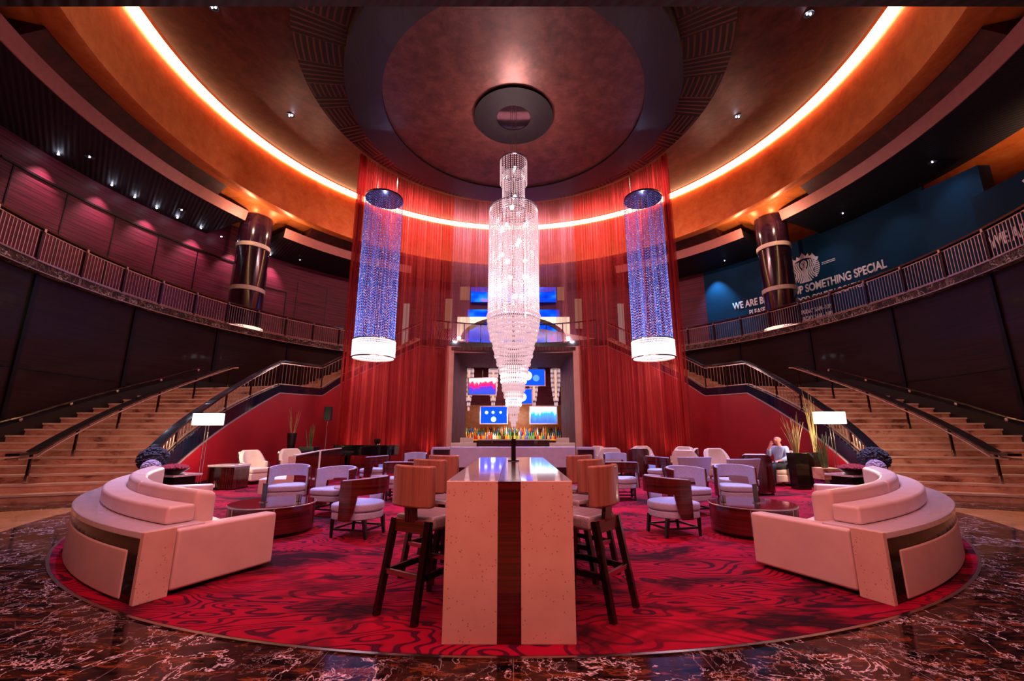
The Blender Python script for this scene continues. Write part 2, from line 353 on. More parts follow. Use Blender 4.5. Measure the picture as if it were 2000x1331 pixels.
        if subd:
            o.modifiers.new('sub', 'SUBSURF').levels = subd; o.modifiers['sub'].render_levels = subd
        return o
def tag(o, label, cat, group=None, kind=None):
    o['label'] = label; o['category'] = cat
    if group: o['group'] = group
    if kind: o['kind'] = kind
    return o
def thing(name, label, cat, loc=(0, 0, 0), rz=0, group=None):
    o = bpy.data.objects.new(name, None); COL.objects.link(o); o.empty_display_size = 0.1
    o.location = loc; o.rotation_euler = (0, 0, rz); return tag(o, label, cat, group)
def struct(name, mb, mat, parent=None, **k):
    o = mb.build(name, mat, parent, **k)
    if not parent: o['kind'] = 'structure'
    return o
def dup(o, parent=None):
    c = o.copy(); COL.objects.link(c)
    if parent: c.parent = parent
    for ch in KIDS(o): dup(ch, c)
    return c
def KIDS(o): return [x for x in COL.objects if x.parent == o]
def place(proto, used, loc, rz, label, group=None):
    o = proto if not used else dup(proto)
    o.location = loc; o.rotation_euler = (0, 0, rz); o['label'] = label
    if group: o['group'] = group
    return o
def interp(tbl, a):
    if a <= tbl[0][0]: return tbl[0][1]
    for (x0, y0), (x1, y1) in zip(tbl, tbl[1:]):
        if a <= x1: return y0+(y1-y0)*(a-x0)/(x1-x0)
    return tbl[-1][1]
def mir(side, a): return a if side < 0 else 180-a    # side -1 left, +1 right

# ================================================================ the setting
fl = MB(); fl.box(-24, 24, -4, 34, -0.3, 0.0); struct('floor', fl, 'stone')
mb = MB().lathe([(8.45, 0.001), (8.45, 0.006)], 160, (0, 10.6, 0)); struct('trim_1', mb, 'marble')
poly = [(7.5*math.cos(D(a)), 10.6+7.5*math.sin(D(a))) for a in range(-180, 1, 3)]
poly += [(8.2, 10.75)] + [P(8.66, 180-a)[:2] for a in range(-14, 91, 4)] + [P(8.66, a)[:2] for a in range(86, -15, -4)] + [(-8.2, 10.75)]
mb = MB().prism(poly, 0.006, 0.019); rug = mb.build('lounge_carpet', 'carpet')
tag(rug, 'huge round red carpet with wavy dark pattern under all the lounge seats', 'carpet')
mb = MB()
arcp = [(7.5*math.cos(D(a)), 10.6+7.5*math.sin(D(a))) for a in range(-178, -1, 2)]; arcq = [(7.53*math.cos(D(a)), 10.6+7.53*math.sin(D(a))) for a in range(-178, -1, 2)]
mb.shell(arcq, arcp, 0.007, 0.0175); mb.build('carpet_edging', 'steel', rug)['label'] = 'thin silver metal edging strip'
for s in (-1, 1):
    nm = 'left' if s < 0 else 'right'
    mb = MB().arc([(8.85, 0.001), (13.6, 0.001), (13.6, 0.008), (8.85, 0.008)], mir(s, -28), mir(s, -22), 8); struct('trim_2', mb, 'marble')
    # lower wall
    mb = MB().arc([(13.7, 0), (13.95, 0), (13.95, 5.84), (13.7, 5.84)], mir(s, -60), mir(s, 62), 90); lw = struct('wall_lower_'+nm, mb, 'panellow')
    for a in (-50.4, -36.3, -22.3, -8.2, 5.9, 20, 34, 48):
        mb = MB().arc([(13.64, 0), (13.71, 0), (13.71, 5.84), (13.64, 5.84)], mir(s, a-.25), mir(s, a+.25), 2); mb.build('panel_seam', 'strip', lw)
    mb = MB().arc([(13.68, 3.15), (13.71, 3.15), (13.71, 3.18), (13.68, 3.18)], mir(s, -60), mir(s, 62), 90); mb.build('panel_joint', 'strip', lw)
    # balcony edge and deck
    mb = MB().arc([(13.45, 5.86), (14.0, 5.86), (14.0, 6.12), (13.45, 6.12)], mir(s, -60), mir(s, 62), 90); e = struct('balcony_edge', mb, 'edgemarble')
    for z in (5.85, 6.12):
        mb = MB().arc([(13.42, z-.012), (13.46, z-.012), (13.46, z+.012), (13.42, z+.012)], mir(s, -60), mir(s, 62), 90); mb.build('edge_bead', 'railmetal', e)
    mb = MB().arc([(14.0, 5.95), (17.2, 5.95), (17.2, 6.1), (14.0, 6.1)], mir(s, -60), mir(s, 62), 70); struct('balcony_deck', mb, 'darkwood')
# upper left wall of wood panels
mb = MB().arc([(16.88, 6.1), (17.1, 6.1), (17.1, 12.3), (16.88, 12.3)], -60, 62, 90); uw = struct('wall_upper_left', mb, 'panelup')
for a in range(-56, 60, 6):
    mb = MB().arc([(16.86, 6.1), (16.9, 6.1), (16.9, 10.3), (16.86, 10.3)], a-.07, a+.07, 2); mb.build('panel_seam', 'strip', uw)
for a0, a1 in ((-27, -5), (-3.4, 28)):
    mb = MB().arc([(16.83, 10.28), (16.9, 10.28), (16.9, 10.36), (16.83, 10.36)], a0, a1, 30); mb.build('panel_groove', 'strip', uw)
mb = MB().arc([(16.84, 9.45), (16.9, 9.45), (16.9, 9.51), (16.84, 9.51)], 31.5, 38, 8); mb.arc([(16.84, 6.2), (16.9, 6.2), (16.9, 9.5), (16.84, 9.5)], 31.4, 31.6, 2); mb.arc([(16.84, 6.2), (16.9, 6.2), (16.9, 9.5), (16.84, 9.5)], 37.9, 38.1, 2)
mb.build('door_outline', 'strip', uw)
# right upper wall: dark wood at the far end, then the teal hoarding
mb = MB().arc([(16.88, 6.1), (17.1, 6.1), (17.1, 12.3), (16.88, 12.3)], 118, 135, 20); struct('wall_upper_right', mb, 'panelup')
mb = MB().arc([(16.86, 6.1), (17.0, 6.1), (17.0, 11.4), (16.86, 11.4)], 135, 172, 60); hoard = struct('wall_hoarding', mb, 'teal')
mb = MB().arc(lambda a: [(16.55, 6.1), (17.0, 6.1), (17.0, 11.0-(a-172)*.03), (16.55, 11.0-(a-172)*.03)], 172, 179.5, 12)
mb.arc([(16.0, 6.1), (16.2, 6.1), (16.2, 9.45), (16.0, 9.45)], 179.5, 215, 30); struct('wall_hoarding', mb, 'teal')
mb = MB().arc([(22, 6), (22.2, 6), (22.2, 16), (22, 16)], -65, 245, 90); struct('wall_outer', mb, 'gold')
# ceilings
mb = MB().lathe([(7.3, 13.62), (7.3, 13.9), (12.05, 14.9), (12.05, 14.62), (7.3, 13.62)], 160, (0, CY, 0)); mb.f = [f for f in mb.f if len(f) == 4]
struct('ceiling', mb, 'copper', smooth=True)
mb = MB().ring([(11.95, 14.60), (12.08, 14.60), (12.08, 14.95), (11.95, 14.95)], 160); struct('ceiling_lip', mb, 'gold', smooth=True)
mb = MB().ring([(5.72, 13.5), (7.32, 13.5), (7.32, 13.75), (5.72, 13.75)], 160); struct('ceiling_striped_ring', mb, 'stripwood', smooth=True)
mb = MB().ring([(4.57, 12.6), (5.74, 12.6), (5.74, 13.7), (4.57, 12.75)], 160); struct('ceiling_wood_ring', mb, 'ringwood', smooth=True)
mb = MB().lathe([(4.6, 12.68), (4.6, 12.72)], 120, (0, CY, 0)); struct('ceiling_disc', mb, 'copper')
mb = MB().ring([(0.62, 12.58), (1.42, 12.58), (1.42, 12.7), (0.62, 12.7)], 72); struct('ceiling_rose', mb, 'rosewood', smooth=True)
mb = MB().ring([(12.5, 15.8), (12.42, 12.02), (12.6, 11.96), (13.3, 12.2), (13.3, 12.4), (12.75, 12.4), (12.75, 15.8)], 180); struct('ceiling_gold_band', mb, 'gold', smooth=True)
mb = MB().lathe([(12.7, 15.8), (12.7, 15.9)], 100, (0, CY, 0)); struct('ceiling_upper', mb, 'gold')
mb = MB().ring([(13.3, 12.35), (22.1, 12.35), (22.1, 12.5), (13.3, 12.5)], 120); struct('ceiling_outer', mb, 'gold')
mb = MB().ring([(12.40, 14.50), (12.46, 14.50), (12.46, 15.02), (12.40, 15.02)], 180)
cv = mb.build('cove_light_tube', 'cove'); tag(cv, 'glowing warm light strip circling the ceiling in its hidden cove', 'light strip')
for a0, a1, b0, b1 in ((-22.8, 22.8, -16.5, 16.5), (31, 62, 35.8, 62), (-62, -31, -62, -35.8)):
    for s in (-1, 1):
        mb = MB().arc([(14.03, 11.45), (16.9, 11.30), (16.9, 11.7), (13.95, 11.8)], mir(s, a0), mir(s, a1), 60); q = struct('soffit', mb, 'slats')
        mb = MB().arc([(14.0, 11.43), (14.04, 11.43), (13.90, 11.90), (13.86, 11.90)], mir(s, a0), mir(s, a1), 60); mb.build('soffit_fascia', 'pinkpaint', q)
        MB().arc([(13.96, 11.80), (14.0, 11.80), (14.0, 11.83), (13.96, 11.83)], mir(s, b0), mir(s, b1), 60).build('fascia_light', 'fascial', q)
        mb = MB().arc([(14.02, 11.78), (16.8, 11.75), (16.8, 12.35), (13.3, 12.3)], mir(s, b0), mir(s, b1), 60); mb.build('soffit_upstand', 'brown', q)
for q, zz in ((184, 8.6), (196, 9.0), (208, 9.0)): lamp('SPOT', 'gallery_fill_light', P(19.0, q, zz), 420, (1, .55, .35), .2, P(19.2, q, 12.3), 120, .8)  # added spots behind the hoarding, brightening the outer gold ceiling
# beam high above the viewer
mb = MB().box(-16, 16, -4, 4.05, 6.3, 7.0); struct('ceiling_entrance', mb, 'slats')
mb = MB().box(-30, 30, -4.3, -4, -0.3, 14); struct('wall_front', mb, 'panellow')
mb = MB().bar((16.8, 9.9, 9.45), (14.9, 7.0, 8.2), 1.2, .5); b_ = struct('trim_3', mb, 'brown')
mb = MB().bar((16.0, 9.8, 9.12), (14.2, 7.2, 7.95), .08, .05); mb.build('light_strip', emis('beam_light', 'b8d0ff', 2.0), b_)

# columns with bands and glowing base
for s in (-1, 1):
    c = P(14.35, mir(s, 26)); nm = 'left' if s < 0 else 'right'
    col = thing('round_column', 'dark lacquered round column with pale bands on the %s balcony' % nm, 'column', (c[0], c[1], 6.1)); col['kind'] = 'structure'
    MB().lathe([(.70, 0), (.70, 5.95)], 48).build('shaft', 'colwood', col, smooth=True)
    MB().lathe([(.72, 5.85), (.78, 5.85), (.84, 5.98), (1.05, 6.12), (1.45, 6.25), (1.5, 6.3)], 48).build('capital', 'gold', col, smooth=True)
    for z in (4.15, 1.95):
        MB().lathe([(.70, z), (.75, z), (.75, z+.2), (.70, z+.2)], 48).build('stone_band', 'bandstone', col, smooth=True)
    MB().lathe([(.7, 0.0), (.86, 0.0), (.86, .2), (.7, .24)], 48).build('base_ring', emis('column_base_glow', 'ffc0b0', 1.1), col, smooth=True)
    p = P(13.1, mir(s, 27)); lamp('POINT', 'capital_lamp', P(13.3, mir(s, 21.5), 11.35), 55, (1, .60, .40), .03)
    lamp('POINT', 'capital_lamp', P(13.3, mir(s, 30), 11.35), 55, (1, .60, .40), .03)

# ---------------------------------------------------------------- stairs
TRIM = [(-24, 0.04), (-16.5, .56), (-11.4, .90), (-6, 1.28), (3.1, 1.97), (11, 2.60), (14, 2.84), (27.3, 2.9), (30, 3.2), (33.4, 3.55), (47.8, 4.80), (58, 5.68), (90, 5.7)]
STOP = [(-24, .55), (-16, 1.08), (-6.7, 1.74), (1.9, 2.34), (14, 3.14), (27.3, 3.2), (30, 3.5), (33.4, 3.85), (47.8, 5.08), (58, 5.98), (90, 6.0)]
HAND = [(-24, 1.02), (-22, 1.12), (-6.8, 2.22), (3.1, 3.05), (14.6, 4.06), (27.2, 4.15), (31, 4.5), (58, 6.95)]
for s in (-1, 1):
    nm = 'left' if s < 0 else 'right'
    mb = MB(); nz = MB(); N = 18
    for i in range(N):
        a0 = -22+2*i; z = (i+1)*3.06/N
        mb.arc([(8.82, 0), (13.66, 0), (13.66, z), (8.82, z)], mir(s, a0), mir(s, a0+2.0), 2)
        nz.arc([(8.82, z-.04), (13.64, z-.04), (13.64, z+.005), (8.82, z+.005)], mir(s, a0-.17), mir(s, a0+.12), 1)
    mb.arc([(8.82, 0), (13.66, 0), (13.66, 3.06), (8.82, 3.06)], mir(s, 14), mir(s, 29), 12)
    for i in range(17):
        a0 = 29+1.7*i; z = 3.06+(i+1)*3.0/17
        mb.arc([(8.82, z-.6), (11.5, z-.6), (11.5, z), (8.82, z)], mir(s, a0), mir(s, a0+1.7), 2)
    st = struct('staircase_'+nm, mb, 'limestone'); nz.build('step_nosings', 'bandstone', st)
    # black skirt on the wall side
    mb = MB().arc(lambda a: [(13.5, max(0, (min(14, a)+22)*.085-.1)), (13.66, max(0, (min(14, a)+22)*.085-.1)), (13.66, (min(14, a)+22)*.085+.45), (13.5, (min(14, a)+22)*.085+.45)], mir(s, -22), mir(s, 29), 50) if s < 0 else \
         MB().arc(lambda a: [(13.5, max(0, (min(14, 180-a)+22)*.085-.1)), (13.66, max(0, (min(14, 180-a)+22)*.085-.1)), (13.66, (min(14, 180-a)+22)*.085+.45), (13.5, (min(14, 180-a)+22)*.085+.45)], mir(s, -22), mir(s, 29), 50)
    mb.build('stair_skirt', 'black', st)
    ang = (lambda a: a) if s < 0 else (lambda a: 180-a)
    # red wall, pale trim line and black stringer
    mb = MB().arc(lambda a: [(8.72, 0), (8.8, 0), (8.8, interp(TRIM, ang(a))), (8.72, interp(TRIM, ang(a)))], mir(s, -24), mir(s, 66), 90); rw = struct('wall_red_'+nm, mb, 'redwall')
    mb = MB().arc(lambda a: [(8.70, interp(TRIM, ang(a))-.01), (8.8, interp(TRIM, ang(a))-.01), (8.8, interp(TRIM, ang(a))+.02), (8.70, interp(TRIM, ang(a))+.02)], mir(s, -24), mir(s, 66), 90); mb.build('wall_trim', 'trimline', rw)
    mb = MB().arc(lambda a: [(8.73, interp(TRIM, ang(a))+.02), (8.83, interp(TRIM, ang(a))+.02), (8.83, interp(STOP, ang(a))), (8.73, interp(STOP, ang(a)))], mir(s, -24), mir(s, 66), 90); mb.build('stringer', 'stringer', rw)
    mb = MB().arc([(8.68, 0.019), (8.73, 0.019), (8.73, .12), (8.68, .12)], mir(s, -22), mir(s, 66), 80); mb.build('skirting', 'black', rw)
    # inner balustrade
    bal = thing('stair_balustrade', 'curved stair balustrade with thin pickets above the red wall, %s stairs' % nm, 'balustrade')
    MB().arc(lambda a: [(8.76, interp(HAND, ang(a))-.06), (8.98, interp(HAND, ang(a))-.06), (8.98, interp(HAND, ang(a))), (8.76, interp(HAND, ang(a)))], mir(s, -25), mir(s, 58), 90).build('handrail', 'handrail', bal)
    MB().arc(lambda a: [(8.84, interp(HAND, ang(a))-.12), (8.88, interp(HAND, ang(a))-.12), (8.88, interp(HAND, ang(a))-.09), (8.84, interp(HAND, ang(a))-.09)], mir(s, -24), mir(s, 58), 90).build('top_rail', 'railmetal', bal)
    MB().arc(lambda a: [(8.84, interp(STOP, ang(a))+.03), (8.88, interp(STOP, ang(a))+.03), (8.88, interp(STOP, ang(a))+.06), (8.84, interp(STOP, ang(a))+.06)], mir(s, -24), mir(s, 58), 90).build('bottom_rail', 'railmetal', bal)
    posts = [-22, -15, -8, -1, 6, 14, 20.6, 27.3, 34, 41, 48, 55]
    for a in posts:
        MB().bar(P(8.86, mir(s, a), interp(STOP, a)-.25), P(8.86, mir(s, a), interp(HAND, a)-.05), .05, .035).build('post', 'post', bal)
    for a0, a1 in zip(posts, posts[1:]):
        mb = MB(); n = int((a1-a0)/.95)
        for k in range(1, n):
            a = a0+(a1-a0)*k/n; mb.bar(P(8.86, mir(s, a), interp(STOP, a)+.04), P(8.86, mir(s, a), interp(HAND, a)-.1), .016)
        mb.build('picket_panel', 'railmetal', bal)
    # return loop at the foot
    MB().tube([P(8.87, mir(s, -24), 1.0), P(8.87, mir(s, -26.5), .95), P(8.87, mir(s, -26.5), .72), P(8.87, mir(s, -22), .74)], .022, 6).build('rail_return', 'handrail', bal)
    # centre handrail
    CH = [(-21, 1.0), (-19, 1.02), (15, 4.0), (17, 4.06), (22, 4.02)]
    hr = thing('centre_handrail', 'double black handrail on slim posts running up the middle of the %s stairs' % nm, 'handrail')
    for dr in (-.09, .09):
        MB().tube([P(11.25+dr, mir(s, a), interp(CH, a)-.12) for a in [-22+i for i in range(39)]], .022, 6).build('rail', 'railmetal', hr)
    MB().arc(lambda a: [(11.14, interp(CH, ang(a))-.05), (11.36, interp(CH, ang(a))-.05), (11.36, interp(CH, ang(a))+.0), (11.14, interp(CH, ang(a))+.0)], mir(s, -22), mir(s, 17), 40).build('top_board', 'handrail', hr)
    for a in (-19, -12.3, -5.6, 1.1, 7.8, 14.5):
        zb = max(0, (math.floor((a+22)/2)+1)*3.06/18) if a < 14 else 3.06
        MB().bar(P(11.25, mir(s, a), zb+.14), P(11.25, mir(s, a), interp(CH, a)-.04), .055, .03).build('post', 'post', hr)
        MB().bar(P(11.25, mir(s, a), zb), P(11.25, mir(s, a), zb+.16), .062, .036).build('post_shoe', 'steel', hr)
    # wall handrail on round brackets
    WH = [(-22, .75), (-6.8, 1.78), (-1.1, 2.3), (4.8, 2.82), (11.1, 3.38), (17, 3.95)]
    wr = thing('wall_handrail', 'dark wall handrail on round steel brackets beside the %s stairs' % nm, 'handrail')
    MB().tube([P(13.5, mir(s, a), interp(WH, a)+.07) for a in range(-22, 18)], .028, 6).build('rail', 'handrail', wr)
    for a in (-18, -12.4, -6.8, -1.1, 4.8, 11.1, 17):
        x, y, z = P(13.52, mir(s, a), interp(WH, a)); MB().sphere((x, y, z), .06, 10, 6).tube([(x, y, z), P(13.7, mir(s, a), z)], .02, 6).build('bracket', 'steel', wr, smooth=True)
    # balcony railing
    br = thing('balcony_railing', 'long curved balcony railing of thin metal pickets on the %s gallery' % nm, 'railing')
    MB().arc([(13.53, 7.10), (13.67, 7.10), (13.67, 7.16), (13.53, 7.16)], mir(s, -58), mir(s, 56), 90).build('handrail', 'handrail', br)
    MB().arc([(13.585, 7.03), (13.615, 7.03), (13.615, 7.055), (13.585, 7.055)], mir(s, -58), mir(s, 56), 90).build('top_rail', 'railmetal', br)
    MB().arc([(13.585, 6.2), (13.615, 6.2), (13.615, 6.225), (13.585, 6.225)], mir(s, -58), mir(s, 56), 90).build('bottom_rail', 'railmetal', br)
    ps = [2.8+6.0*k for k in range(-10, 9)]
    for a in ps:
        MB().bar(P(13.6, mir(s, a), 6.12), P(13.6, mir(s, a), 7.1), .075, .05).build('post', 'post', br)
        MB().bar(P(13.55, mir(s, a), 7.02), P(13.55, mir(s, a), 7.12), .06, .06).build('post_clamp', 'railmetal', br)
    for a0 in ps[:-1]:
        mb = MB()
        for k in range(1, 13):
            a = a0+6*k/13; mb.bar(P(13.6, mir(s, a), 6.21), P(13.6, mir(s, a), 7.04), .019)
        mb.build('picket_panel', 'railmetal', br)
# ---------------------------------------------------------------- far gallery above the bar
mb = MB().arc([(8.45, 5.72), (17, 5.72), (17, 6.04), (8.45, 6.04)], 60, 120, 40); struct('balcony_bridge', mb, 'darkwood')
br = thing('balcony_railing', 'short curved gallery railing directly above the bar portal', 'railing')
MB().arc([(8.5, 7.0), (8.6, 7.0), (8.6, 7.05), (8.5, 7.05)], 61, 119, 40).build('handrail', 'handrail', br)
mb = MB()
for k in range(84): mb.bar(P(8.55, 61+58*k/83, 6.04), P(8.55, 61+58*k/149, 7.0), .014)
mb.build('picket_panel', 'railmetal', br)
for k in range(11): MB().bar(P(8.55, 61+5.8*k, 6.04), P(8.55, 61+5.8*k, 7.02), .05).build('post', 'post', br)
mb = MB().arc([(17, 5.5), (17.2, 5.5), (17.2, 12.3), (17, 12.3)], 58, 122, 40); fw = struct('wall_far', mb, 'panelup')
# features of the far gallery wall
scr = NT('blue_video_wall'); e = scr.n('ShaderNodeEmission'); a = scr.noise(scr.coord((.35, 1, .5)), 1.4, 2)
scr.l(scr.ramp(a, [(0.38, '0828b0'), (0.5, '0848f0'), (0.6, '2080f0'), (0.68, 'd030c0'), (0.76, '1030c8')]), e.inputs[0]); e.inputs[1].default_value = 1.0; scr.l(e.outputs[0], scr.out.inputs[0])
sb = thing('video_wall', 'bright blue glowing video screens on the far gallery wall', 'screen', (0, 29.6, 0))
MB().box(-3.1, 3.1, 0, .12, 10.75, 11.85).build('upper_screen', scr.m, sb)
MB().box(-3.3, 3.3, 0, .12, 9.6, 10.15).build('lower_screen', scr.m, sb)
arch = thing('lit_archway', 'wide glowing cream archway behind the gallery railing', 'archway', (0, 29.3, 0)); arch['kind'] = 'structure'
mb = MB(); pts = [(3.7*math.cos(D(a)), 7.9+1.65*math.sin(D(a))) for a in range(0, 181, 6)]; pti = [(3.4*math.cos(D(a)), 7.9+1.4*math.sin(D(a))) for a in range(0, 181, 6)]
vs = []
for (x, z), (u, v) in zip(pts, pti): vs += [(x, -.2, z), (u, -.2, v), (u, .1, v), (x, .1, z)]
n = len(pts); mb.add(vs, [(i*4+j, i*4+(j+1) % 4, (i+1)*4+(j+1) % 4, (i+1)*4+j) for i in range(n-1) for j in range(4)]); mb.build('arch_rim', 'brown', arch)
MB().box(-4.0, 4.0, .12, .2, 6.05, 9.55).build('arch_panel', emis('arch_glow', 'ffe6c8', .9), arch)
mb = MB(); mb.add([(3.4, 0, 6.05)]+[(x, 0.0, z) for x, z in pti]+[(-3.4, 0, 6.05)], [tuple(range(len(pti)+2))]); mb.build('arch_screen', scr.m, arch)
for x0, x1, z0, z1, c in ((-4.9, -4.4, 8.7, 10.9, 'f0b090'), (4.4, 4.9, 8.7, 10.9, 'f0b090'), (-3.9, -3.2, 10.9, 11.9, 'e8a878'), (3.2, 3.7, 10.9, 11.9, 'e8a878'), (-7.6, -7.2, 6.2, 10.2, 'ffe0d8'), (7.2, 7.6, 6.2, 10.2, 'ffe0d8')):
    y = CY + math.sqrt(16.9**2-max(abs(x0), abs(x1))**2) - .1
    o = MB().box(x0, x1, y-.1, y, z0, z1).build('glowing_wall_panel', emis('panel_glow', c, .2))
    tag(o, 'narrow lit cream panel on the far gallery wall seen through the drapes', 'light panel', 'lit panels on the far gallery wall')
for px in (-2.75, 2.75):
    lamp('SPOT', 'gallery_uplight_lamp', (px, 20.9, 6.15), 160, (1, .8, .75), .05, (px*1.02, 21.2, 9.5), 50, .9)
    o = MB().lathe([(.06, 0), (.09, .03), (.09, .1), (.05, .12)], 12).build('uplight', 'spotdot', loc=(px, 20.95, 6.04)); tag(o, 'small bright uplight at the foot of the pale drapes, %s of portal' % ('left' if px < 0 else 'right'), 'light')

# ---------------------------------------------------------------- bar portal
pt = thing('bar_portal', 'tall pink stone portal frame with ribbed wood reveal around the bar', 'portal', (0, 0, 0)); pt['kind'] = 'structure'
mb = MB().arc([(7.92, 0.019), (8.5, 0.019), (8.5, 5.64), (7.92, 5.64)], 65.6, 68.2, 3).arc([(7.92, 0.019), (8.5, 0.019), (8.5, 5.64), (7.92, 5.64)], 111.8, 114.4, 3).arc([(7.92, 5.4), (8.5, 5.4), (8.5, 5.64), (7.92, 5.64)], 65.6, 114.4, 30)
mb.build('stone_frame', 'framestone', pt)
for s in (-1, 1):
    mb = MB(); mb.prism([(s*3.0, 20.75), (s*2.78, 25.2), (s*3.1, 25.2), (s*3.5, 20.9)], 0, 5.5); mb.build('side_reveal', 'reveal', pt)
mb = MB(); mb.add([(-3.2, 20.7, 5.42), (3.2, 20.7, 5.42), (2.9, 25.2, 5.25), (-2.9, 25.2, 5.25), (-3.2, 20.7, 5.6), (3.2, 20.7, 5.6), (2.9, 25.2, 5.6), (-2.9, 25.2, 5.6)], [(0, 1, 2, 3), (4, 5, 6, 7), (0, 1, 5, 4), (1, 2, 6, 5), (2, 3, 7, 6), (3, 0, 4, 7)])
mb.build('head_reveal', 'reveal', pt)
mb = MB().box(-5, 5, 28, 28.2, 0, 6).box(-5.2, -5, 25.2, 28.2, 0, 6).box(5, 5.2, 25.2, 28.2, 0, 6).box(-5, -2.8, 25.2, 25.3, 0, 6).box(2.8, 5, 25.2, 25.3, 0, 6); struct('wall_bar', mb, 'panelup')
mb = MB().box(-5, 5, 25.2, 28.2, 5.55, 5.7); struct('ceiling_bar', mb, 'brown')
lamp('AREA', 'bar_ceiling_lamp', (0, 25.6, 5.2), 90, (1, .66, .5), 3.5, (0, 26.5, 0), size_y=.6)
lamp('AREA', 'portal_lamp', (0, 22.5, 5.2), 60, (1, .6, .7), 3.0, (0, 22.0, 0), size_y=.6)

# ---------------------------------------------------------------- drapes
def drape(a0, a1, z0, z1, n, amp, seed, mat, kf=1.0, hole=None):
    rnd = random.Random(seed); ph = [rnd.uniform(0, 6.28) for _ in range(6)]
    zs = [z0+(z1-z0)*t for t in (0, .04, .12, .25, .4, .55, .7, .85, 1)]
    if hole: zs = sorted(set([z for z in zs if abs(z-hole[2]) > .4]+[hole[2]]))
    vs = []; m = len(zs)
    for k in range(n+1):
        a = a0+(a1-a0)*k/n; u = a*kf
        for z in zs:
            t = (z-z0)/(z1-z0)
            wide = math.sin(u*2.4+ph[0]+.5*math.sin(u*.7+ph[1])+t*.6)*1.0+.5*math.sin(u*5.1+ph[2])
            fine = math.sin(u*11+ph[3]+math.sin(u*1.3+ph[4]))+.6*math.sin(u*17.3+ph[5])
            vs.append(P(7.62+amp*((1-t)*wide*.75+(.35+.65*t)*fine*.38), a+.25*math.sin(u*1.9+ph[1])*(1-t), z))
    fs = []
    for k in range(n):
        a = a0+(a1-a0)*(k+.5)/n
        for i in range(m-1):
            if hole and hole[0] < a < hole[1] and (zs[i]+zs[i+1])/2 < hole[2]: continue
            fs.append((k*m+i, (k+1)*m+i, (k+1)*m+i+1, k*m+i+1))
    return MB().add(vs, fs)
for a0, a1, sd, side in ((27.5, 65.8, 3, 'left'), (114.2, 152.5, 5, 'right')):
    d = drape(a0, a1, 0.02, 13.6, 900, .10, sd, 'sheer').build('sheer_drape', 'sheer', smooth=True)
    tag(d, 'floor length red sheer drape on the %s side of the bar portal' % side, 'drape')
    # heavier gathered outer edge
    e0, e1 = (26.6, 29.0) if side == 'left' else (151.0, 153.4)
    g = drape(e0, e1, 0.02, 13.62, 80, .16, sd+9, 'sheer', 2.0).build('gathered_edge', 'sheer', d, smooth=True)
d = drape(65.8, 114.2, 5.8, 13.6, 700, .07, 11, 'sheerpink', 1.0, hole=(73.5, 106.5, 8.5)).build('sheer_drape', 'sheerpink', smooth=True)
tag(d, 'short mauve sheer drape over the bar portal behind the big chandelier', 'drape')
for a in (36, 50, 64, 80, 100, 116, 130, 144):
    p = P(5.95, a, 12.5); q = P(7.7, a, 8.0)
    lamp('SPOT', 'drape_wash_lamp', P(6.1, a, 12.45), 620, (1, .62, .62), .12, P(7.7, a, 11.6), 140, 1.0)
for a in (33, 46, 59, 121, 134, 147):
    lamp('SPOT', 'drape_footlight', P(7.2, a, .12), 110, (1, .34, .30), .08, P(7.75, a, 4.5), 80, .9)

# ---------------------------------------------------------------- main chandelier
rc = random.Random(5)
def strands(r, z0, z1, n, step, rx, rz, jitter=0.0, sag=0.0):
    mb = MB()
    for k in range(n):
        a = 2*PI*(k+rc.uniform(-.2, .2))/n; rr = r*(1+rc.uniform(-1, 1)*jitter); z = z1-step*.5; zend = z0-rc.uniform(0, sag)
        while z > zend:
            mb.gem((rr*math.cos(a), rr*math.sin(a), z), rx, rz); z -= step
    return mb
ch = thing('crystal_chandelier', 'enormous tiered crystal chandelier hanging in the centre of the room over the lounge', 'chandelier', (0, CY, 0))
strands(.47, 9.9, 10.8, 44, .075, .016, .034).build('crystal_tier', 'crystal', ch)['kind'] = 'stuff'
strands(.38, 8.9, 10.3, 38, .075, .016, .034, .03).build('crystal_tier', 'crystal', ch)['kind'] = 'stuff'
strands(.83, 4.9, 8.88, 110, .075, .017, .035, .01).build('crystal_tier', 'crystal', ch)['kind'] = 'stuff'
strands(.62, 4.7, 8.6, 90, .10, .02, .05, .22).build('crystal_tier', 'crystal', ch)['kind'] = 'stuff'
TI = [(5.2, 4.6, .86), (4.9, 4.3, .80), (4.65, 4.0, .70), (4.35, 3.75, .64), (4.05, 3.5, .56), (3.75, 3.25, .48), (3.5, 2.95, .42), (3.2, 2.7, .37), (2.95, 2.5, .31), (2.7, 2.25, .25), (2.45, 2.05, .18), (2.2, 1.8, .12), (1.95, 1.68, .06)]
for i, (z1, z0, r) in enumerate(TI):
    mb = MB(); n = max(10, int(r*100))
    for k in range(n):
        a = 2*PI*k/n; x, y = r*math.cos(a), r*math.sin(a)
        for j in range(4): mb.gem((x*(1-.02*j), y*(1-.02*j), z1-.08-(z1-z0)*j/4), .026, .07)
    mb.gem((0, 0, z0+.1), .02, .05)
    mb.build('crystal_tier', 'litcrystal' if i in (6, 9) else 'crystal', ch)['kind'] = 'stuff'
for z, r in ((10.82, .48), (10.3, .39), (8.92, .84), (8.9, .40), (4.98, .84)):
    MB().ring([(r-.02, z-.015), (r+.01, z-.015), (r+.01, z+.015), (r-.02, z+.015)], 48, (0, 0)).build('rim', 'dome', ch)
for k in range(16):
    a = k*2.4; z = 5.2+k*.24; x, y = .42*math.cos(a), .42*math.sin(a)
    MB().sphere((x, y, z), .075, 10, 8).build('bulb', 'bulb', ch)
for z in (9.4, 10.5): MB().sphere((0.05, -.1, z), .05, 10, 8).build('bulb', 'bulb', ch)
